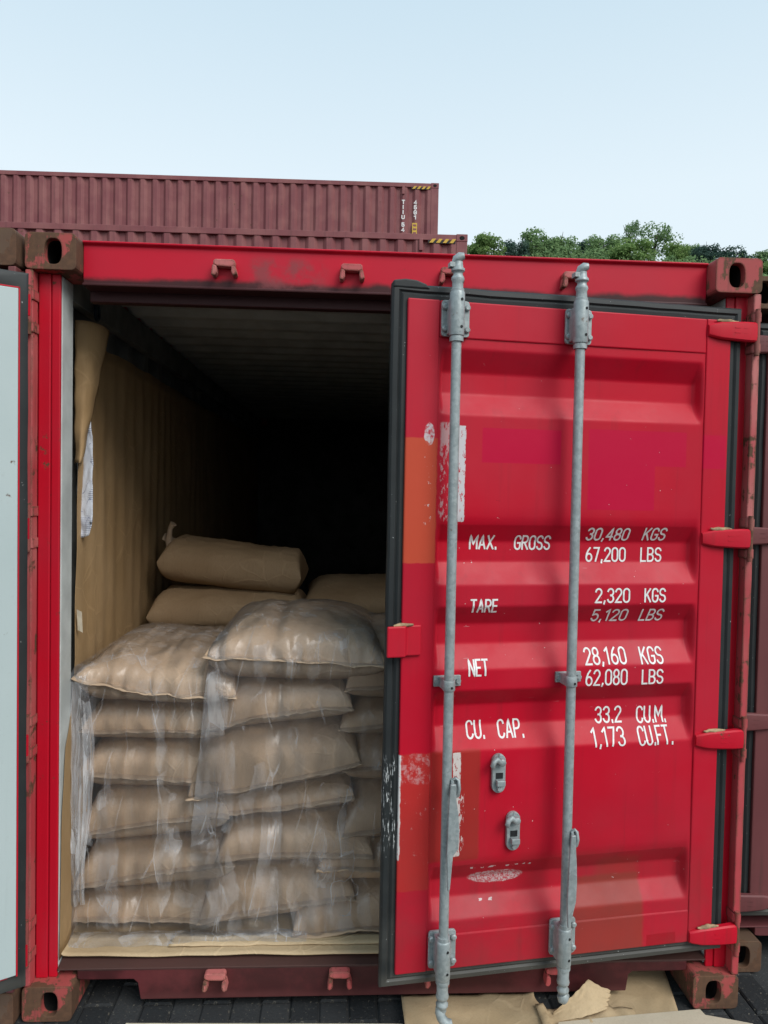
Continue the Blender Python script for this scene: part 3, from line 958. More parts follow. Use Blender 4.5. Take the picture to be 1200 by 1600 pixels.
# ------------------------------------------------------------------ sacks
rnd = random.Random(11)
SACK_OBS = []
def sack(label, x0, x1, zb, zs, zt, y0=.20, ln=.80, seed=0, crease=None, group='kraft paper sacks', pu=6.5, pv=2.6, seam=True, puck=1.0, end_tilt=0.0, yaw=0.0, mat=None):
    """pillow sack filling x0..x1; zb/zs/zt give bottom, seam and top heights at left, middle, right"""
    def tri(v, u):
        if len(v) == 1: return v[0]
        if len(v) == 2: return lerp(v[0], v[1], (u + 1) / 2)
        a, b, c = v
        return b + (c - a) / 2 * u + ((a + c) / 2 - b) * u * u
    if group == SK and max(zt) < 1.13: zt = tuple(v_ + .018 for v_ in zt)
    org = Vector((x0, y0, min(zb)))
    w = x1 - x0
    nu, nv = 56, 44
    def edge(t): return math.sin(t * PI / 2)                # denser towards the edges
    bm = bmesh.new()
    top, bot = {}, {}
    sd = seed * 7.31
    def pos(u, v, upper):
        # plan outline: corners stick out, sides draw in
        xx = (u + 1) / 2 * w
        xx += -.020 * u * (1 - v * v) * abs(u) ** 3
        yy = (v + 1) / 2 * ln + .018 * (1 - u * u) * (abs(v) ** 3) * (1 if v < 0 else -1)
        p = (max(0, 1 - abs(u) ** pu) ** .45) * (max(0, 1 - abs(v) ** pv) ** (.38 if group == SK and v < 0 else .52))
        s_ = tri(zs, u)
        far = (v + 1) / 2
        s_ = lerp(s_, (tri(zb, u) + tri(zt, u)) / 2, min(1, far * 1.5))
        tp, bt = tri(zt, u), tri(zb, u)
        if crease is not None:
            cx, cd = crease
            tp -= cd * math.exp(-((u - cx) / .07) ** 2) * (1 - far * .8)
        edge_f = (1 - p)
        pk = 0
        if upper:
            z_ = s_ + (tp - s_) * p
        else:
            z_ = s_ - (s_ - bt) * p ** .7
        # puckers radiating from the front seam, soft dents elsewhere
        nf = math.exp(-far / .10)
        q = N3(u * 6.5 * w / .5 + 1.2 * far, far * 2.2, sd + (0 if upper else 5))
        q2 = N3(u * 15 * w / .5, far * 5, sd + 9 + (0 if upper else 5))
        rid = .5 - abs(N3(u * 11 * w / .5 + 2.0 * far, far * 3.0, sd + 41))
        rid2 = max(0, .12 - abs(N3(u * 4.5 + far * 5, far * 4 - u * 3, sd + 51))) / .12
        diag = abs(N3(u * 3 + far * 7, far * 6 - u * 2.2, sd + 21))
        z_ += puck * p ** .5 * (.005 * q * nf + .003 * q2 * nf + .003 * rid * nf + .005 * rid2 - .012 * diag * (1 - nf) + .010 * N3(u * 2, far * 3, sd + 31)) * (1 if upper else .5)
        yy += puck * (.003 * q + .0022 * q2) * nf * (p if upper else p * .6)
        return Vector((xx, yy, z_ - org.z))
    for i in range(nu + 1):
        for j in range(nv + 1):
            u = edge(i / nu * 2 - 1)
            v = edge(j / nv * 2 - 1)
            top[i, j] = bm.verts.new(pos(u, v, True))
            if i in (0, nu) or j in (0, nv): bot[i, j] = top[i, j]
            else: bot[i, j] = bm.verts.new(pos(u, v, False))
    for i in range(nu):
        for j in range(nv):
            bm.faces.new((top[i, j], top[i + 1, j], top[i + 1, j + 1], top[i, j + 1]))
            a = [bot[i, j], bot[i, j + 1], bot[i + 1, j + 1], bot[i + 1, j]]
            if len(set(a)) == 4:
                try: bm.faces.new(a)
                except ValueError: pass
    o = build('sack', bm, mat or (KRAFT_SACK if group == SK else KRAFT_SHADED), None, smooth=75)
    o.location = org
    if yaw: o.rotation_euler = (0, end_tilt, yaw)
    vset(o, label, 'sack', group)
    SACK_OBS.append(o)
    if seam:
        bm = bmesh.new()
        n = 70
        def fs(a, b):
            u = a * 2 - 1
            base = pos(edge(u) if False else u, -1, True)
            dep = .023 + .004 * N3(u * 9, sd)
            droop = .010 * N3(u * 4.2, 3, sd) + .004 * N3(u * 17, 6, sd) - .006
            lift = .0015 * math.sin(b * PI)
            e_ = 1.03 if abs(u) > .97 else 1
            return base + Vector((u * .006 * b * e_, -dep * b + .006 * (1 - b), droop * b + lift))
        sheet(bm, n, 4, fs)
        sm = build('sewn_seam', bm, KRAFT_SEAM, o, smooth=80, recalc=False)
        solidify(sm, .0035)
    return o

SK = 'kraft paper sacks in the doorway stack'
sack('bottom sack of the left column, resting on the pale kraft floor sheet', .075, .60, (.168,), (.226, .215, .214), (.335, .33, .335), seed=1, group=SK, y0=.215)
sack('second sack from the floor in the left column, its right corner pointing out', .100, .665, (.300, .302, .315), (.349, .392, .430), (.51, .50, .475), seed=2, group=SK, y0=.20)
sack('third sack from the floor in the left column, its seam rising to the right', .115, .640, (.465, .475, .505), (.536, .575, .605), (.70, .70, .69), seed=3, group=SK, y0=.205)
sack('fourth sack from the floor in the left column, with an almost level seam', .115, .60, (.668, .668, .672), (.762, .740, .728), (.865, .868, .865), seed=4, group=SK, y0=.20)
sack('thin sack just below the topmost one in the left column', .115, .62, (.845,), (.909, .904, .903), (1.01, 1.012, 1.01), seed=5, group=SK, y0=.21)
sack('topmost sack of the left column, broad and flat under clear film', .105, .665, (.985, .985, .985), (1.112, 1.052, 1.045), (1.19, 1.175, 1.165), seed=6, group=SK, y0=.175, ln=.86, puck=1.3)
sack('bottom sack of the middle column, its seam rising to the right', .54, 1.10, (.168, .185, .245), (.219, .260, .303), (.405, .425, .42), seed=7, group=SK, y0=.20)
sack('second sack from the floor in the middle column, long with a level seam', .605, 1.165, (.400,), (.457, .461, .458), (.590, .592, .585), seed=8, group=SK, y0=.19)
sack('thin third sack from the floor in the middle column', .575, 1.09, (.572, .575, .60), (.606, .622, .668), (.705, .712, .745), seed=9, group=SK, y0=.215)
sack('fourth sack from the floor in the middle column, drooping at its left corner', .50, 1.11, (.655, .685, .745), (.678, .728, .805), (.925, .93, .935), seed=10, group=SK, y0=.18)
sack('sack right under the bulging top sack of the middle column', .535, 1.08, (.875, .905, .93), (.910, .972, .998), (1.085, 1.10, 1.10), seed=12, group=SK, y0=.20)
sack('bulging top sack of the middle column with a crease down its front, under clear film', .555, 1.20, (1.075, 1.065, 1.075), (1.190, 1.174, 1.158), (1.300, 1.312, 1.292), seed=13, group=SK, y0=.165, ln=.80, crease=(-.24, .026), pu=4.2, puck=1.3)
sack('bottom sack behind the free edge of the red door, its left corner poking out', .875, 1.60, (.167,), (.178, .205, .235), (.315, .34, .34), seed=14, group=SK, y0=.165)
sack('second sack from the floor beside the free edge of the red door', .965, 1.60, (.325,), (.421, .405, .388), (.485, .50, .50), seed=15, group=SK, y0=.178)
sack('third sack from the floor beside the free edge of the red door', 1.055, 1.62, (.480,), (.530, .560, .58), (.70, .70, .70), seed=16, group=SK, y0=.20)
sack('fourth sack from the floor beside the free edge of the red door', 1.05, 1.62, (.685,), (.770, .775, .78), (.88, .88, .88), seed=17, group=SK, y0=.21)
sack('flat sack beside the red overlap tab, second from the top of its column', 1.035, 1.62, (.870,), (.922, .940, .95), (1.0, 1.01, 1.01), seed=18, group=SK, y0=.19)
sack('top sack of the column partly hidden by the red door', 1.055, 1.64, (.995,), (1.068, 1.082, 1.085), (1.24, 1.26, 1.26), seed=19, group=SK, y0=.19, puck=1.2)
# second stack, deeper in
SB = 'kraft paper sacks deeper in the container'
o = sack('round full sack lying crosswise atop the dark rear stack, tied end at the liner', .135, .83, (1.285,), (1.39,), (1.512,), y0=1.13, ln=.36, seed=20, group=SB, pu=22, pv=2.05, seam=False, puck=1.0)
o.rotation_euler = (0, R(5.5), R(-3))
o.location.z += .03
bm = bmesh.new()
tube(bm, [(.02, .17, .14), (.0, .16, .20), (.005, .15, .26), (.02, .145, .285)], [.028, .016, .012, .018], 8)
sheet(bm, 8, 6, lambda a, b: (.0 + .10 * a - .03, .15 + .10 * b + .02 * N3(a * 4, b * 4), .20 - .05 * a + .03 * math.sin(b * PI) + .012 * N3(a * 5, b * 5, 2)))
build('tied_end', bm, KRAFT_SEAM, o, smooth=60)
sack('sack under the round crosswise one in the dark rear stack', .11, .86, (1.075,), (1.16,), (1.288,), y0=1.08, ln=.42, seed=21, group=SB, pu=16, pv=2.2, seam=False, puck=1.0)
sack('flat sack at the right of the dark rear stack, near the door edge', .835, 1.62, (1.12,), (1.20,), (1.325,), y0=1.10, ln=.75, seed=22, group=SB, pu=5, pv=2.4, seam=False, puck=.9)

# ------------------------------------------------------------------ clear stretch film over the stack
bpy.context.view_layer.update()
def bvh_of(obs):
    vs, fs = [], []
    for o in obs:
        k = len(vs)
        for m_ in [o] + list(o.children):
            k = len(vs)
            mw = m_.matrix_world
            vs += [mw @ v.co for v in m_.data.vertices]
            fs += [[k + i for i in p.vertices] for p in m_.data.polygons]
    return BVHTree.FromPolygons(vs, fs)
BV = bvh_of(SACK_OBS[:18])

def film_mat(name, haze, seed, tint=(.86, .87, .90), gloss=1.0):
    g = G(name)
    t = g.t
    tr = g.new('ShaderNodeBsdfTransparent')
    tr.inputs['Color'].default_value = (.97, .97, .975, 1)
    gl = g.new('ShaderNodeBsdfGlossy')
    gl.inputs['Roughness'].default_value = .27
    gl.inputs['Color'].default_value = (1, 1, 1, 1)
    df = g.new('ShaderNodeBsdfDiffuse')
    df.inputs['Color'].default_value = (*tint, 1)
    tl = g.new('ShaderNodeBsdfTranslucent')
    tl.inputs['Color'].default_value = (*tint, 1)
    # the film is pulled into flat facets: every facet has its own tilt and its own milkiness, partly a painted-in highlight
    wob = g.new('ShaderNodeTexNoise')
    wob.inputs['Scale'].default_value = 5.0
    wob.inputs['Detail'].default_value = 2.0
    t.links.new(g.P, wob.inputs['Vector'])
    def facets(scale, loc, rot, jit):
        v0 = g.new('ShaderNodeVectorMath'); v0.operation = 'MULTIPLY_ADD'
        t.links.new(wob.outputs['Color'], v0.inputs[0])
        v0.inputs[1].default_value = (jit, jit, jit * 1.5)
        t.links.new(g.P, v0.inputs[2])
        v = g.new('ShaderNodeTexVoronoi')
        v.inputs['Scale'].default_value = 1.0
        mp = g.map(scale, loc, v0.outputs[0], rot)
        t.links.new(mp, v.inputs['Vector'])
        e_ = g.new('ShaderNodeTexVoronoi')
        e_.feature = 'DISTANCE_TO_EDGE'
        e_.inputs['Scale'].default_value = 1.0
        t.links.new(mp, e_.inputs['Vector'])
        return v.outputs['Color'], e_.outputs['Distance']
    ca, ea = facets((11, 11, 1.7), (seed, 0, 0), (0, .20, 0), .05)
    cb_, eb = facets((20, 20, 4.6), (seed + 5, 2, 0), (0, -.32, 0), .05)
    def tilt(col, k, base):
        su = g.new('ShaderNodeVectorMath'); su.operation = 'SUBTRACT'
        t.links.new(col, su.inputs[0]); su.inputs[1].default_value = (.5, .5, .5)
        ma = g.new('ShaderNodeVectorMath'); ma.operation = 'MULTIPLY_ADD'
        t.links.new(su.outputs[0], ma.inputs[0]); ma.inputs[1].default_value = (k, k, k)
        t.links.new(base, ma.inputs[2])
        no = g.new('ShaderNodeVectorMath'); no.operation = 'NORMALIZE'
        t.links.new(ma.outputs[0], no.inputs[0])
        return no.outputs[0]
    fold = g.noise(1, 3, .5, g.map((9, 9, 1.8), (seed, 0, 0), rot=(0, .12, 0)), 1.2)
    b0 = g.bump(g.add(fold, g.mul(g.noise(38, 3, .6), .03)), 1.0, .010)
    nb = tilt(cb_, .20, tilt(ca, .34, b0))
    for n_ in (gl, df, tl): g.put(n_.inputs['Normal'], nb)
    fr = g.new('ShaderNodeFresnel')
    fr.inputs['IOR'].default_value = 1.5
    m1 = g.new('ShaderNodeMixShader')
    m1.inputs[0].default_value = .35
    t.links.new(df.outputs[0], m1.inputs[1]); t.links.new(tl.outputs[0], m1.inputs[2])
    r1 = g.xyz(ca)[0]
    r2 = g.xyz(cb_)[1]
    soft = g.ramp(g.noise(1, 4, .6, g.map((16, 16, 6))), .36, .62, .1, 1.0)
    milk = g.mul(g.ramp(r1, .70, .74), soft)
    milk2 = g.mul(g.ramp(r2, .80, .83), soft)
    crease = g.mul(g.ramp(ea, .022, .006), g.ramp(g.noise(6, 2), .52, .64))  # crease highlights painted in as pale diffuse lines
    hz = g.add(haze, g.mul(milk, haze + .13))
    hz = g.add(hz, g.mul(milk2, haze + .09))
    def taut(freq, lean, k, loc):
        px, py, pz = g.xyz()
        ph = g.add(g.add(g.mul(px, freq), g.mul(pz, lean)), g.mul(g.noise(1, 2, .5, g.map((2.4, 2.4, 1.7), loc)), k))
        v = g.math('ABSOLUTE', g.math('SUBTRACT', g.math('FRACT', ph), .5))
        return g.mul(g.ramp(v, .045, .008), g.ramp(g.noise(1, 2, .5, g.map((9, 9, 3.2), loc)), .54, .64))
    lines = g.math('MAXIMUM', taut(11, 1.6, 2.2, (seed, 4, 0)), taut(15, -3.2, 2.0, (seed + 3, 1, 0)))
    hz = g.add(hz, g.mul(lines, .20))  # pale streak highlights painted along the taut folds
    hz = g.math('ADD', hz, g.mul(crease, .24), clamp=True)
    m2 = g.new('ShaderNodeMixShader')
    g.put(m2.inputs[0], hz)
    t.links.new(tr.outputs[0], m2.inputs[1]); t.links.new(m1.outputs[0], m2.inputs[2])
    m3 = g.new('ShaderNodeMixShader')
    g.put(m3.inputs[0], g.math('MULTIPLY', fr.outputs[0], .72 * gloss, clamp=True))
    t.links.new(m2.outputs[0], m3.inputs[1]); t.links.new(gl.outputs[0], m3.inputs[2])
    t.links.new(m3.outputs[0], g.out.inputs['Surface'])
    return g.m
FILM_A = film_mat('clear_stretch_film', .05, 1.0)
FILM_B = film_mat('clear_overlapping_film', .065, 5.0)
FILM_C = film_mat('bunched_film', .26, 9.0, gloss=.8)
FILM_D = film_mat('loose_hem_film', .12, 4.0, gloss=.8)

def hull_profile(x, yback, zfloor):
    pts = []
    z = 1.42
    while z > zfloor:
        h = BV.ray_cast(Vector((x, -.3, z)), Vector((0, 1, 0)), 1.6)
        if h[0] is not None and h[0].y < yback: pts.append((h[0].y, z))
        z -= .015
    y = .14
    while y < yback:
        h = BV.ray_cast(Vector((x, y, 1.8)), Vector((0, 0, -1)), 1.7)
        if h[0] is not None: pts.append((y, h[0].z))
        y += .02
    if not pts: pts = [(.2, zfloor), (.2, 1.1), (yback, 1.1)]
    ymin = min(p[0] for p in pts)
    pts.append((max(ymin, .17), zfloor))
    # upper-left hull
    q = sorted(((p[1] * 1.0 + p[0] * .6, p[1] * .6 - p[0] * 1.0) for p in pts))
    hl = []
    for p in q:
        while len(hl) > 1 and (hl[-1][0] - hl[-2][0]) * (p[1] - hl[-2][1]) - (hl[-1][1] - hl[-2][1]) * (p[0] - hl[-2][0]) >= 0: hl.pop()
        hl.append(p)
    out = []
    for a, b in hl:
        d = 1.36
        out.append((( .6 * a - b) / d, (a + .6 * b) / d))
    return out                                              # from bottom-front to top-back

def film(name, label, x0, x1, yback, zfloor, mat, seed, pull=.45, out=.004, skew=None):
    nx, ns = 110, 130
    cols = []
    for i in range(nx + 1):
        x = lerp(x0, x1, i / nx)
        pr_ = hull_profile(min(max(x, .125), 1.6), yback, zfloor)
        L_ = [0]
        for a, b in zip(pr_, pr_[1:]): L_.append(L_[-1] + math.hypot(b[0] - a[0], b[1] - a[1]))
        col = []
        k = 0
        for j in range(ns + 1):
            d = L_[-1] * j / ns
            while k < len(L_) - 2 and L_[k + 1] < d: k += 1
            t = (d - L_[k]) / max(1e-6, L_[k + 1] - L_[k])
            col.append(Vector((x, lerp(pr_[k][0], pr_[k + 1][0], t), lerp(pr_[k][1], pr_[k + 1][1], t))))
        cols.append(col)
    for _ in range(3):
        cols = [[(cols[max(0, i - 1)][j] + cols[i][j] * 2 + cols[min(nx, i + 1)][j]) / 4 for j in range(ns + 1)] for i in range(nx + 1)]
    bm = bmesh.new()
    V = []
    for i in range(nx + 1):
        row = []
        for j in range(ns + 1):
            p = cols[i][j]
            t = cols[i][min(ns, j + 1)] - cols[i][max(0, j - 1)]
            nrm = Vector((0, -t.z, t.y))
            nrm = nrm.normalized() if nrm.length > 1e-6 else Vector((0, -1, 0))
            if nrm.y > 0 and nrm.z < 0: nrm = -nrm
            h = BV.ray_cast(p + nrm * .05, -nrm, .30)
            gap = min(.10, max(0, h[3] - .05)) if h[0] is not None else .04
            s_ = i / nx * (x1 - x0)
            a_ = pull * (.55 + .6 * N3(s_ * 5, p.z * 3, seed))
            wv = .009 * N3(s_ * 10 + 2.2 * N3(p.z * 2, seed), p.z * 1.6 + p.y, seed + 3) + .0035 * N3(s_ * 27, p.z * 3, seed + 8)
            wv *= .25 + .75 * max(0, min(1, -nrm.y * 1.3))
            off = -gap * max(0, min(.9, a_)) + abs(wv) * 1.5 + out
            q = p + nrm * off
            q.x += .006 * N3(p.z * 4, s_ * 6, seed + 12)
            if skew: q.x += skew(i / nx, p)
            row.append(bm.verts.new(q))
        V.append(row)
    rr = random.Random(int(seed * 10))
    for i in range(nx):
        for j in range(ns):
            bm.faces.new((V[i][j], V[i + 1][j], V[i + 1][j + 1], V[i][j + 1]))
    o = build(name, bm, mat, None, smooth=180, recalc=False)
    vset(o, label, 'plastic film', 'clear films over the sacks')
    return o
f1 = film('stretch_film', 'clear plastic film draped over the left column of sacks, bunched along its left edge', .085, .63, 1.0, .185, FILM_A, 3.3)
f2 = film('stretch_film', 'clear plastic film hanging over the bulging middle column of sacks', .562, 1.58, .95, .178, FILM_B, 8.1,
          skew=lambda a, p: (-.055 * max(0, min(1, (1.15 - p.z) / .6)) if a < .1 else 0) * (1 - a / .1))
# bunched, gathered edge
bm = bmesh.new()
def bunch(a, b):
    z = lerp(1.115, .30, b)
    cx = .122 + .010 * math.sin(b * 5) + .012 * b
    wd = .016 + .022 * math.sin(min(1, b * 1.25) * PI) + .006
    x = cx + (a - .5) * 2 * wd
    y = .168 - .012 * math.sin(b * PI) + .010 * N3(a * 6, b * 3.2, 2) + .004 * N3(a * 15, b * 6, 5)
    return (x + .006 * N3(a * 6, b * 9, 7), y, z + .02 * N3(a * 5, 1) * b)
sheet(bm, 44, 90, bunch)
build('bunched_edge', bm, FILM_C, f1, smooth=180, recalc=False)
# loose film puddled along the floor
bm = bmesh.new()
def puddle(a, b):
    x = lerp(.08, .93, a)
    return (x, .125 + .075 * b + .010 * N3(x * 9, b * 3), .1735 + .026 * (1 - abs(2 * b - 1)) * (.4 + .8 * abs(N3(x * 4, 3))) + .004 * N3(x * 14, b * 4) + .010 * b)
sheet(bm, 150, 12, puddle)
build('loose_hem', bm, FILM_D, f1, smooth=180, recalc=False)

# ------------------------------------------------------------------ kraft paper liner, floor sheet, plastic strip
bm = bmesh.new()
zt_ = [(.17, .098, .064), (.30, .099, .068), (.60, .099, .074), (.85, .099, .100), (1.0, .097, .165), (1.15, .088, .225), (1.45, .070, .285), (1.9, .064, .292), (2.40, .062, .285)]
def front_edge(z):
    for a, b in zip(zt_, zt_[1:]):
        if z <= b[0]:
            t = (z - a[0]) / (b[0] - a[0])
            t = t * t * (3 - 2 * t)
            return lerp(a[1], b[1], t), lerp(a[2], b[2], t)
    return zt_[-1][1], zt_[-1][2]
def liner(a, b):
    y_lin = a ** 1.6
    z = lerp(.168, 2.335 + .035 * math.exp(-a * 30) - .03 * abs(N3(a * 9, 3)), b)
    fx, fy = front_edge(z)
    y = lerp(fy, 5.85, y_lin)
    x = lerp(fx, .066, min(1, max(0, y - max(fy, .175)) / .4))
    x += (.0022 + .003 * N3(y * 1.7, 8)) * math.sin(y * 2 * PI / .139 + .5 + 1.2 * N3(y * 2, z * .6, 3)) * min(1, (y - fy) / .2) + (.012 * N3(y * 2.5, z * 1.3, 2) + .006 * N3(y * 7, z * 4, 6)) * min(1, max(0, y - .12) / .15)
    return (max(.052, x), y, z)
sheet(bm, 180, 40, liner)
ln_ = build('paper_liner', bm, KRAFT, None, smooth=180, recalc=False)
solidify(ln_, .001)
vset(ln_, 'tall brown kraft paper liner hung along the inside left wall of the red container', 'paper liner')
bm = bmesh.new()                                              # curled top corner
def curl(a, b):
    z = lerp(2.375, 1.86, b)
    wd = .125 * (1 - b) ** .8 + .004
    t = a
    x = .058 + .030 * math.sin(t * 2.4) + .060 * t * (1 - b) + .005 * N3(a * 3, b * 6)
    y = .285 + wd * t * 1.05 - .030 * math.sin(t * PI) + .01 * N3(b * 5, 3)
    return (x, y, z + .012 * t - .02 * t * t)
sheet(bm, 14, 34, curl)
solidify(build('curled_corner', bm, KRAFT, ln_, smooth=180, recalc=False), .001)
bm = bmesh.new()
sheet(bm, 3, 8, lambda a, b: (.083 + .018 * a + .004 * b, .255 - .006, 1.335 - .075 * b - .010 * a))
build('tape_scrap', bm, CREAM, ln_, recalc=False)

g = G('printed_white_plastic')
x_, y_, z_ = g.xyz()
base = g.mix(g.noise(30, 4), (.50, .53, .60), (.66, .69, .75))
w1 = g.ramp(g.math('ABSOLUTE', g.math('SINE', g.add(g.mul(z_, 46.0), g.mul(g.math('SINE', g.mul(x_, 120.0)), 1.1)))), .10, .04)
mk = g.ramp(g.noise(1, 3, .5, g.map((60, 60, 9))), .50, .56)
w2 = g.mul(g.ramp(g.math('ABSOLUTE', g.math('SINE', g.mul(z_, 420.0))), .5, .3), g.ramp(g.noise(9, 1), .56, .60))
ink = g.mul(g.math('MAXIMUM', g.mul(w1, mk), w2), g.ramp(x_, .000, .012))
c_ = g.mix(g.mul(ink, .85), base, (.05, .09, .22))
PRINTED = g.done(c_, .4, .4, g.bump(g.noise(45, 5, .6), .5, .006))
bm = bmesh.new()
def strip(a, b):
    z = lerp(2.15, 1.585, b)
    wd = lerp(.030, .060, min(1, b * 3)) * (1 if b < .93 else (1 - (b - .93) * 6))
    cx = lerp(.072, .083, b)
    x = cx + (a - .5) * wd + .004 * N3(b * 9, a * 2)
    y = .335 - .010 * a + .006 * N3(a * 5, b * 14, 3) + .010 * math.sin(b * 4)
    return (x - .06, y, z + .012 * a * (1 if b > .9 else 0))
sheet(bm, 10, 60, strip)
ps = build('plastic_strip', bm, PRINTED, None, smooth=180, recalc=False)
ps.location.x = .06
solidify(ps, .002)
vset(ps, 'narrow white plastic strip with blue print hanging beside the kraft liner', 'plastic strip')

bm = bmesh.new()
def fsheet(a, b):
    x = lerp(.068, 2.32, a)
    y = lerp(.078 - .015 * a + .004 * N3(x * 5, 1), .60, b)
    z = .1655 + .003 * (N3(x * 3, y * 6) + 1) + .005 * math.exp(-b * 12) * (N3(x * 6, 2) + .6)
    z += .045 * max(0, 1 - (x - .068) / .045) ** 2 * (1 - .3 * b)
    return (x, y, z)
sheet(bm, 120, 24, fsheet)
fs_ = build('floor_paper', bm, KRAFT_PALE, None, smooth=180, recalc=False)
solidify(fs_, .004)
vset(fs_, 'pale kraft paper sheet spread on the container floor under the sacks', 'floor paper')
bm = bmesh.new()
sheet(bm, 90, 3, lambda a, b: (lerp(.45, 2.2, a), .118 + .07 * b + .006 * N3(a * 30, 4), .1765 + .002 * N3(a * 12, b)))
solidify(build('torn_layer', bm, KRAFT_PALE, fs_, smooth=180, recalc=False), .003)
# lashing hook high on the left wall
bm = bmesh.new()
tube(bm, [(.098, .40 + .022 * math.cos(t), 2.43 + .030 * math.sin(t)) for t in [2 * PI * k / 14 for k in range(15)]], .006, 8)
tube(bm, [(.088, .40, 2.463), (.098, .40, 2.460)], .009, 8)
lr = build('lashing_ring', bm, plain('blue_black_ring', (.02, .035, .06), .2, .5), main, smooth=50)

# ------------------------------------------------------------------ ground, pavers, litter
g = G('dark_asphalt')
c_ = g.mix(g.ramp(g.noise(1.3, 5), .3, .7), (.028, .030, .032), (.050, .052, .053))
spk = g.ramp(g.noise(130, 2), .66, .72)
c_ = g.mix(g.mul(spk, .7), c_, (.20, .19, .17))
ASPHALT = g.done(c_, .85, .3, g.bump(g.noise(160, 3), .5, .006))
bm = bmesh.new()
sheet(bm, 8, 8, lambda a, b: (lerp(-400, 400, a), lerp(-400, 400, b), -.012))
gr = build('ground', bm, ASPHALT, None, recalc=False)
vset(gr, kind='structure')
g = G('dark_paver')
oi = g.new('ShaderNodeObjectInfo')
c_ = g.mix(oi.outputs['Random'], (.016, .018, .020), (.034, .036, .038))
c_ = g.mix(g.ramp(g.noise(70, 4, .7), .60, .68, 0, .8), c_, (.20, .18, .14))
c_ = g.mix(g.ramp(g.noise(14, 5, .7), .56, .74, 0, .4), c_, (.12, .11, .095))
PAVER = g.done(c_, .8, .35, g.bump(g.noise(90, 4), .6, .006))
pm = []
for k in range(4):
    bm = bmesh.new()
    def pv_(a, b): return None
    w_, d_ = .0965, .196
    T_ = [(-w_ / 2 + .006, -d_ / 2 + .006), (w_ / 2 - .006, -d_ / 2 + .006), (w_ / 2 - .006, d_ / 2 - .006), (-w_ / 2 + .006, d_ / 2 - .006)]
    B_ = [(-w_ / 2, -d_ / 2), (w_ / 2, -d_ / 2), (w_ / 2, d_ / 2), (-w_ / 2, d_ / 2)]
    rk = random.Random(k)
    t = [bm.verts.new((x, y, .0 + rk.uniform(-.001, .001))) for x, y in T_]
    m_ = [bm.verts.new((x, y, -.006)) for x, y in B_]
    b_ = [bm.verts.new((x, y, -.05)) for x, y in B_]
    bm.faces.new(t)
    for q in range(4):
        bm.faces.new((t[q], m_[q], m_[(q + 1) % 4], t[(q + 1) % 4]))
        bm.faces.new((m_[q], b_[q], b_[(q + 1) % 4], m_[(q + 1) % 4]))
    bmesh.ops.recalc_face_normals(bm, faces=bm.faces)
    me = bpy.data.meshes.new('paver')
    bm.to_mesh(me); bm.free()
    me.materials.append(PAVER)
    pm.append(me)
for i in range(27):
    for k in range(4):
        o = link('paver', pm[(i * 3 + k) % 4], gr)
        o.location = (-.08 + i * .101, -.12 + k * .202 + (.101 if i % 2 else 0), -.003 + rnd.uniform(-.002, .002))
        o.rotation_euler = (0, 0, R(rnd.uniform(-.6, .6)))

def crumpled(name, label, outline_f, nu, nv, mat, cat='paper', group=None, t=.0012):
    bm = bmesh.new()
    sheet(bm, nu, nv, outline_f)
    o = build(name, bm, mat, None, smooth=50, recalc=False)
    solidify(o, t)
    return vset(o, label, cat, group)
KG = 'paper litter at the foot of the container'
def sheetA(a, b):
    x = lerp(1.265, 1.735 + .02 * N3(b * 9, 2), a)
    y = lerp(-.42, .070, b) + .010 * N3(a * 7, 5)
    z = .006 + .010 * abs(N3(x * 8, y * 8)) + .045 * max(0, 1 - a / .10) ** 2 * (1 - b) + .018 * max(0, 1 - (1 - a) / .08) * (.5 + N3(b * 8, 1))
    return (x, y, z + .012)
crumpled('paper_sheet', 'flat kraft paper sheet on the ground under the first locking rod', sheetA, 40, 30, KRAFT_PALE, group=KG)
def sheetB(a, b):
    # a runs from the crease at the rod to the torn right end, b from the ground edge up
    lo = Vector((1.770, -.060, .012)).lerp(Vector((1.955, -.045, .040)), a)
    hi = Vector((1.775, -.030, .020)).lerp(Vector((1.905, .015, .108)), min(1, a / .72))
    if a > .72: hi = Vector((1.905, .015, .108)).lerp(Vector((1.985, .0, .072)), (a - .72) / .28)
    p = lo.lerp(hi, b)
    jag = .016 * N3(b * 11, 4) + .007 * N3(b * 31, 9) if a > .9 else 0
    p.x += jag
    p.y += .012 * math.sin(b * PI) * (1 - a) - .010 * math.sin(a * PI) + .004 * N3(a * 9, b * 6, 3)
    p.z += (.006 * N3(a * 14, 7) * b if b > .8 else 0)
    return p
crumpled('paper_scrap', 'torn kraft paper scrap folded up beside the second locking rod', sheetB, 26, 22, KRAFT_PALE, group=KG)
def sheetC(a, b):
    x = lerp(1.72, 2.06, a)
    y = lerp(-.30, -.005, b) + .02 * N3(a * 6, 2)
    return (x, y, .012 + .020 * abs(N3(a * 5, b * 5, 7)) + .02 * (a < .08))
crumpled('paper_sheet', 'crumpled kraft paper lying below the torn folded scrap', sheetC, 26, 22, KRAFT_PALE, group=KG)
def sheetD(a, b):
    x = lerp(1.98, 2.285 - .09 * (1 - b), a)
    y = lerp(-.12, .30, b)
    return (x, y, .009 + .006 * abs(N3(a * 4, b * 4, 9)))
crumpled('paper_sheet', 'dirty kraft paper reaching under the right fork pocket', sheetD, 20, 20, KRAFT_PALE, group=KG)
bm = bmesh.new()
prism(bm, [(1.60, -.33), (1.78, -.060), (2.02, -.035), (2.285, -.012), (2.29, -.040), (2.36, -.062), (2.43, -.085), (2.50, -.33)], .020, .027, lambda a, b, t: (a, b - .022, t))
cb = build('cardboard_sheet', bm, CREAM, None, bevel=.001)
vset(cb, 'cream cardboard sheet on the ground in front of the right fork pocket', 'cardboard', KG)
bm = bmesh.new()
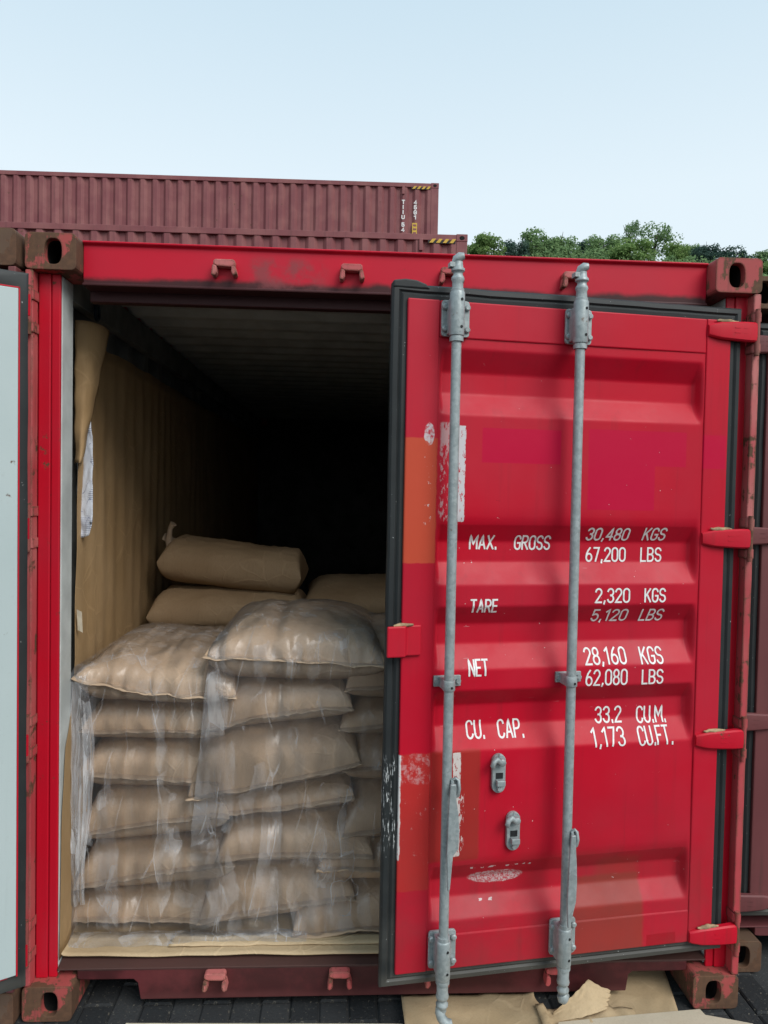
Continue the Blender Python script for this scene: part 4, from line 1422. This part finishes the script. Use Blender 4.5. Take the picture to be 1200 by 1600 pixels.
prism(bm, [(.36, -.30), (.345, -.018), (.80, -.032), (1.262, -.046), (1.262, -.30)], -.002, .006, lambda a, b, t: (a, b, t))
cb = build('cardboard_sheet', bm, CREAM, None, bevel=.001)
vset(cb, 'pale cardboard sheet along the bottom edge between the two left castings and the paper', 'cardboard', KG)
bm = bmesh.new()
prism(bm, [(-.60, -.62), (-.62, .06), (-.10, .052), (.02, -.10), (.06, -.62)], .006, .012, lambda a, b, t: (a, b, t))
cb = build('plastic_sheet', bm, plain('pale_blue_plastic', (.44, .53, .62), .06, .45, 5), None, bevel=.001)
vset(cb, 'pale blue plastic sheet on the ground below the open white-lined door', 'plastic sheet', KG)

# ------------------------------------------------------------------ stacked forty-foot containers behind
def far_container(label, corner, top, yaw, text, group):
    """corner = right front bottom corner in plan; long side faces the camera; local x runs left from the right end"""
    L, H, Wd = 12.192, 2.896, 2.438
    root = empty('shipping_container', label, 'container', (corner[0], corner[1], top - H), yaw, group)
    def rib(t, pitch=.278, dep=.050):
        q = (t / pitch) % 1
        if q < .29: return 0
        if q < .5: return dep * (q - .29) / .21
        if q < .79: return dep
        return dep * (1 - (q - .79) / .21)
    p = .278
    for y0, s in ((.012, 1), (Wd - .012, -1)):
        bm = bmesh.new()
        xs = []
        k = 0
        x = .17
        while x < L - .17:
            xs.append(x)
            k += 1
            q = (k - 1) % 4
            x += p * (.29, .21, .29, .21)[q]
        xs.append(L - .17)
        f = lambda x: y0 + s * rib(x - .17)
        A = [bm.verts.new((-x, f(x), .16)) for x in xs]
        B = [bm.verts.new((-x, f(x), H - .10)) for x in xs]
        for i in range(len(xs) - 1): bm.faces.new((A[i], A[i + 1], B[i + 1], B[i]))
        build('side_wall', bm, MAROON, root, recalc=False)
    bm = bmesh.new()
    for y0, y1 in ((.002, .062), (Wd - .062, Wd - .002)): box(bm, (-L + .179, y0, H - .105), (-.179, y1, H - .012))
    build('top_rail', bm, MAROON, root, bevel=.006)
    bm = bmesh.new()
    for y0, y1 in ((.002, .062), (Wd - .062, Wd - .002)): box(bm, (-L + .179, y0, .02), (-.179, y1, .165))
    build('bottom_rail', bm, MAROON, root, bevel=.006)
    bm = bmesh.new()
    box(bm, (-L + .17, .063, H - .05), (-.17, Wd - .063, H - .03))
    build('roof_sheet', bm, MAROON, root)
    for xa in (-L + .01, -.05):
        bm = bmesh.new()
        box(bm, (xa, .165, .119), (xa + .04, Wd - .165, H - .119))
        build('end_wall', bm, MAROON, root)
    for xa in (-L, -.178):
        for ya in (0, Wd - .162):
            bm = bmesh.new()
            box(bm, (xa + .004, ya + .004, .119), (xa + .174, ya + .158, H - .119))
            build('corner_post', bm, MAROON, root, bevel=.008)
            for za in (0, H - .118):
                bm = bmesh.new()
                box(bm, (xa, ya, za), (xa + .178, ya + .162, za + .118))
                build('corner_casting', bm, MAROON, root, bevel=.008)
                bm = bmesh.new()
                prism(bm, [(xa + .089 + .040 * math.cos(2 * PI * k / 16), za + .056 + .032 * math.sin(2 * PI * k / 16)) for k in range(16)], ya - .002 if ya == 0 else ya + .162, ya + .03 if ya == 0 else ya + .164, lambda a, b, t: (a, t, b))
                build('casting_hole', bm, DARK, root)
    # vent cover, height stripes and markings near the right end
    bm = bmesh.new()
    prism(bm, [(-.03, .0), (-.03, .19), (.03, .19), (.03, .0)], -.02, .03, lambda a, b, t: ((-.80 if text else -.73) + a, t, H - .275 + b))
    build('vent_cover', bm, MAROON, root, bevel=.01)
    for k in range(4):
        xa = -.60 + k * .105
        bm = bmesh.new()
        prism(bm, [(xa, H - .145), (xa + .055, H - .145), (xa + .105, H - .082), (xa + .050, H - .082)], .0, .004, lambda a, b, t: (a, t, b))
        build('height_stripe', bm, YELLOW, root)
    bm = bmesh.new()
    prism(bm, [(-.62, H - .150), (-.19, H - .150), (-.19, H - .077), (-.62, H - .077)], .0045, .009, lambda a, b, t: (a, t, b))
    build('height_stripe_ground', bm, BLACKP, root)
    if text:
        for word, zz in (('TIIU', H - .39), ('54', H - .893)):
            bm = bmesh.new()
            for ch in word:
                letters(bm, ch, 0, zz - .10, .075 if ch != 'I' else .03, .098, lambda x, z, k: (-.83 + x + (.02 if ch == 'I' else 0), .006 - k * .0004, z), t=.022, step=.05)
                zz -= .112
            build('lettering', bm, WHITE, root)
        bm = bmesh.new()
        zz = H - .39
        for ch in '45G1':
            letters(bm, ch, 0, zz - .10, .075, .098, lambda x, z, k: (-.56 + x, .006 - k * .0004, z), t=.022, step=.05)
            zz -= .112
        build('lettering', bm, WHITE, root)
        bm = bmesh.new()
        box(bm, (-.585, .004, H - 1.16), (-.475, .008, H - .90))
        sg = build('warning_label', bm, YELLOW, root)
        bm = bmesh.new()
        for k in range(3): box(bm, (-.565, .001, H - 1.145 + k * .085), (-.495, .0035, H - 1.105 + k * .085))
        build('label_print', bm, MAROON, root)
    return root
GB = 'maroon containers stacked behind the red one'
far_container('upper maroon container in the rear stacks with white vertical lettering at its right end', (3.037, 14.243), 8.69, R(-1.4), True, GB)
far_container('nearer maroon container showing only a low strip just above the red header', (2.888, 9.092), 5.79, R(-1.4), False, GB)

# ------------------------------------------------------------------ wooded hill
g = G('hill_undergrowth')
c_ = g.mix(g.noise(.4, 5), (.020, .042, .016), (.055, .095, .035))
HILLM = g.done(c_, .9, .1, g.bump(g.noise(1.2, 5), 1.0, .5))
bm = bmesh.new()
def hill(a, b):
    x = lerp(-60, 150, a)
    y = lerp(45, 190, b)
    s_ = max(0, min(1, (y - 48) / 42))
    s_ = s_ * s_ * (3 - 2 * s_)
    xs_ = max(0, min(1, (x + 15) / 40))
    z = 29.5 * s_ * (.55 + .45 * xs_) - .02 * (x - 40) + 1.2 * N3(x * .06, y * .06)
    return (x, y, max(-2, z if s_ > 0 else -2))
sheet(bm, 60, 40, hill)
vset(build('hill', bm, HILLM, None, smooth=180, recalc=False), kind='structure')
def hill_z(x, y): return hill((x + 60) / 210, (y - 45) / 145)[2]

def leaf_mat(name, a, b):
    g = G(name)
    oi = g.new('ShaderNodeObjectInfo')
    gi = g.new('ShaderNodeNewGeometry')
    c = g.mix(gi.outputs['Random Per Island'], a, b)
    c = g.mix(g.mul(oi.outputs['Random'], .35), c, tuple(v * .6 for v in a))
    tl = g.new('ShaderNodeBsdfTranslucent')
    g.put(tl.inputs['Color'], c)
    g.done(c, .7, .08)
    ms = g.new('ShaderNodeMixShader')
    ms.inputs[0].default_value = .45
    g.t.links.new(g.b.outputs[0], ms.inputs[1]); g.t.links.new(tl.outputs[0], ms.inputs[2])
    g.t.links.new(ms.outputs[0], g.out.inputs['Surface'])
    return g.m
LEAF = {'mid': leaf_mat('mid_green_leaves', (.140, .240, .105), (.300, .430, .190)),
        'bright': leaf_mat('bright_green_leaves', (.160, .270, .090), (.320, .440, .160)),
        'dark': leaf_mat('dark_blue_green_leaves', (.055, .105, .090), (.115, .185, .140))}
BARK = plain('tree_bark', (.07, .055, .04), .3, .9, 8)
_crowns = {}
def crown_mesh(kind, variant, sparse):
    key = (kind, variant, sparse)
    if key in _crowns: return _crowns[key]
    rr = random.Random(hash((variant, sparse)) & 0xffff)
    bm = bmesh.new()
    ncl = 34 if not sparse else 22
    cl = []
    for _ in range(ncl):
        while True:
            p = Vector((rr.uniform(-1, 1), rr.uniform(-1, 1), rr.uniform(-.8, 1)))
            if .25 < p.length < 1: break
        cl.append((p * .80, rr.uniform(.24, .44)))
    for c, r_ in cl:
        for _ in range(150 if not sparse else 70):
            d = Vector((rr.gauss(0, 1), rr.gauss(0, 1), rr.gauss(0, 1))).normalized() * r_ * rr.uniform(.55, 1.08)
            d.z *= .75
            p = c + d
            s = rr.uniform(.040, .080)
            n = (d.normalized() * .7 + Vector((rr.uniform(-1, 1), rr.uniform(-1, 1), rr.uniform(-.4, 1)))).normalized()
            a = n.orthogonal().normalized()
            a.rotate(Matrix.Rotation(rr.uniform(0, 6.28), 3, n))
            b = n.cross(a)
            bm.faces.new([bm.verts.new(p + q) for q in (a * s, b * s * .6, -a * s, -b * s * .6)])
    me = bpy.data.meshes.new('crown')
    bm.to_mesh(me); bm.free()
    me.materials.append(LEAF[kind])
    _crowns[key] = me
    return me
_trunk = None
def tree(label, x, y, ztop, r, kind, variant, sparse=False, group='trees on the hill'):
    global _trunk
    zb = hill_z(x, y) - .3
    root = empty('tree', label, 'tree', (x, y, zb), rnd.uniform(0, 6.28), group)
    rz = min(r * .92, (ztop - zb) * .5)
    h = ztop - zb
    if _trunk is None:
        bm = bmesh.new()
        tube(bm, [(0, 0, 0), (.02, .01, .35), (-.01, .02, .62), (.02, 0, .78)], [.035, .026, .018, .006], 8)
        for k in range(5):
            a = k * 1.3
            z = .42 + .07 * k
            tube(bm, [(0, 0, z), (.14 * math.cos(a), .14 * math.sin(a), z + .10), (.26 * math.cos(a), .26 * math.sin(a), z + .24)], [.014, .010, .004], 6)
        bmesh.ops.recalc_face_normals(bm, faces=bm.faces)
        _trunk = bpy.data.meshes.new('trunk')
        bm.to_mesh(_trunk); bm.free()
        _trunk.materials.append(BARK)
    t = link('trunk', _trunk, root)
    t.scale = (min(h, r * 2.0), min(h, r * 2.0), h)
    c = link('crown', crown_mesh(kind, variant, sparse), root)
    c.location = (0, 0, h - rz)
    c.scale = (r, r, rz)
    return root
TREES = [
 ('rounded bright green tree next to the lower maroon container', 17.83, 88, 33.57, 2.6, 'bright', 1, 0),
 ('dark blue-green tree between the rounded bright tree and the tall mid-green one', 21.94, 90, 33.54, 2.0, 'dark', 2, 0),
 ('tall mid-green tree second from the maroon container', 25.02, 92, 35.62, 2.7, 'mid', 3, 0),
 ('broad mid-green tree in the middle of the left clump', 27.91, 91, 34.82, 2.5, 'mid', 1, 0),
 ('low dark tree in the dip between the two clumps of trees', 31.72, 93, 34.66, 2.0, 'dark', 3, 0),
 ('bright tree left of the tallest crown on the hill', 33.19, 90, 34.67, 2.6, 'mid', 2, 0),
 ('thin see-through crown, airy top of the tall clump', 38.13, 94, 37.9, 1.9, 'mid', 4, 1),
 ('tallest leafy tree of the clump above the second rod', 41.08, 93, 37.49, 2.9, 'mid', 2, 1),
 ('bushy yellow-green tree in front of the tallest clump', 35.04, 86, 32.76, 3.1, 'bright', 3, 0),
 ('green tree on the right shoulder of the tall clump', 43.08, 91, 34.33, 1.9, 'bright', 2, 0),
 ('small green tree left of the two dark crowns', 46.64, 95, 35.62, 1.7, 'mid', 1, 0),
 ('left one of the two dark crowns near the right casting', 46.47, 90, 34.04, 2.0, 'dark', 1, 0),
 ('right one of the two dark crowns near the right casting', 49.71, 89, 33.35, 2.3, 'dark', 3, 0),
 ('green tree at the right edge above the right casting', 52.4, 88, 32.49, 2.2, 'mid', 3, 0),
 ('low green tree half hidden behind the rusted right neighbour', 52.28, 84, 30.6, 2.4, 'bright', 1, 0),
]
for lab, tx, ty, tz, r, kind, var, spz in TREES:
    tree(lab, tx, ty, tz, r, kind, var, bool(spz))
# low undergrowth closing the gaps between the crowns
bm = bmesh.new()
rr = random.Random(5)
for k in range(900):
    x = rr.uniform(8, 75)
    y = rr.uniform(80, 90) if k < 260 else rr.uniform(56, 88)
    zc = hill_z(x, y) + rr.uniform(.2, 1.6)
    r_ = rr.uniform(.7, 1.4) if k < 260 else rr.uniform(.8, 2.0)
    for _ in range(50):
        d = Vector((rr.gauss(0, 1), rr.gauss(0, 1), rr.gauss(0, 1))).normalized() * r_ * rr.uniform(.5, 1)
        p = Vector((x, y, zc)) + d
        s = rr.uniform(.10, .24)
        a = Vector((rr.uniform(-1, 1), rr.uniform(-1, 1), rr.uniform(-1, 1))).normalized()
        b = a.orthogonal().normalized()
        bm.faces.new([bm.verts.new(p + q) for q in (a * s, b * s * .7, -a * s, -b * s * .7)])
o = build('undergrowth', bm, LEAF['mid'], None, recalc=False)
vset(o, 'dense green undergrowth below the crowns on the hill', 'undergrowth', None, 'stuff')
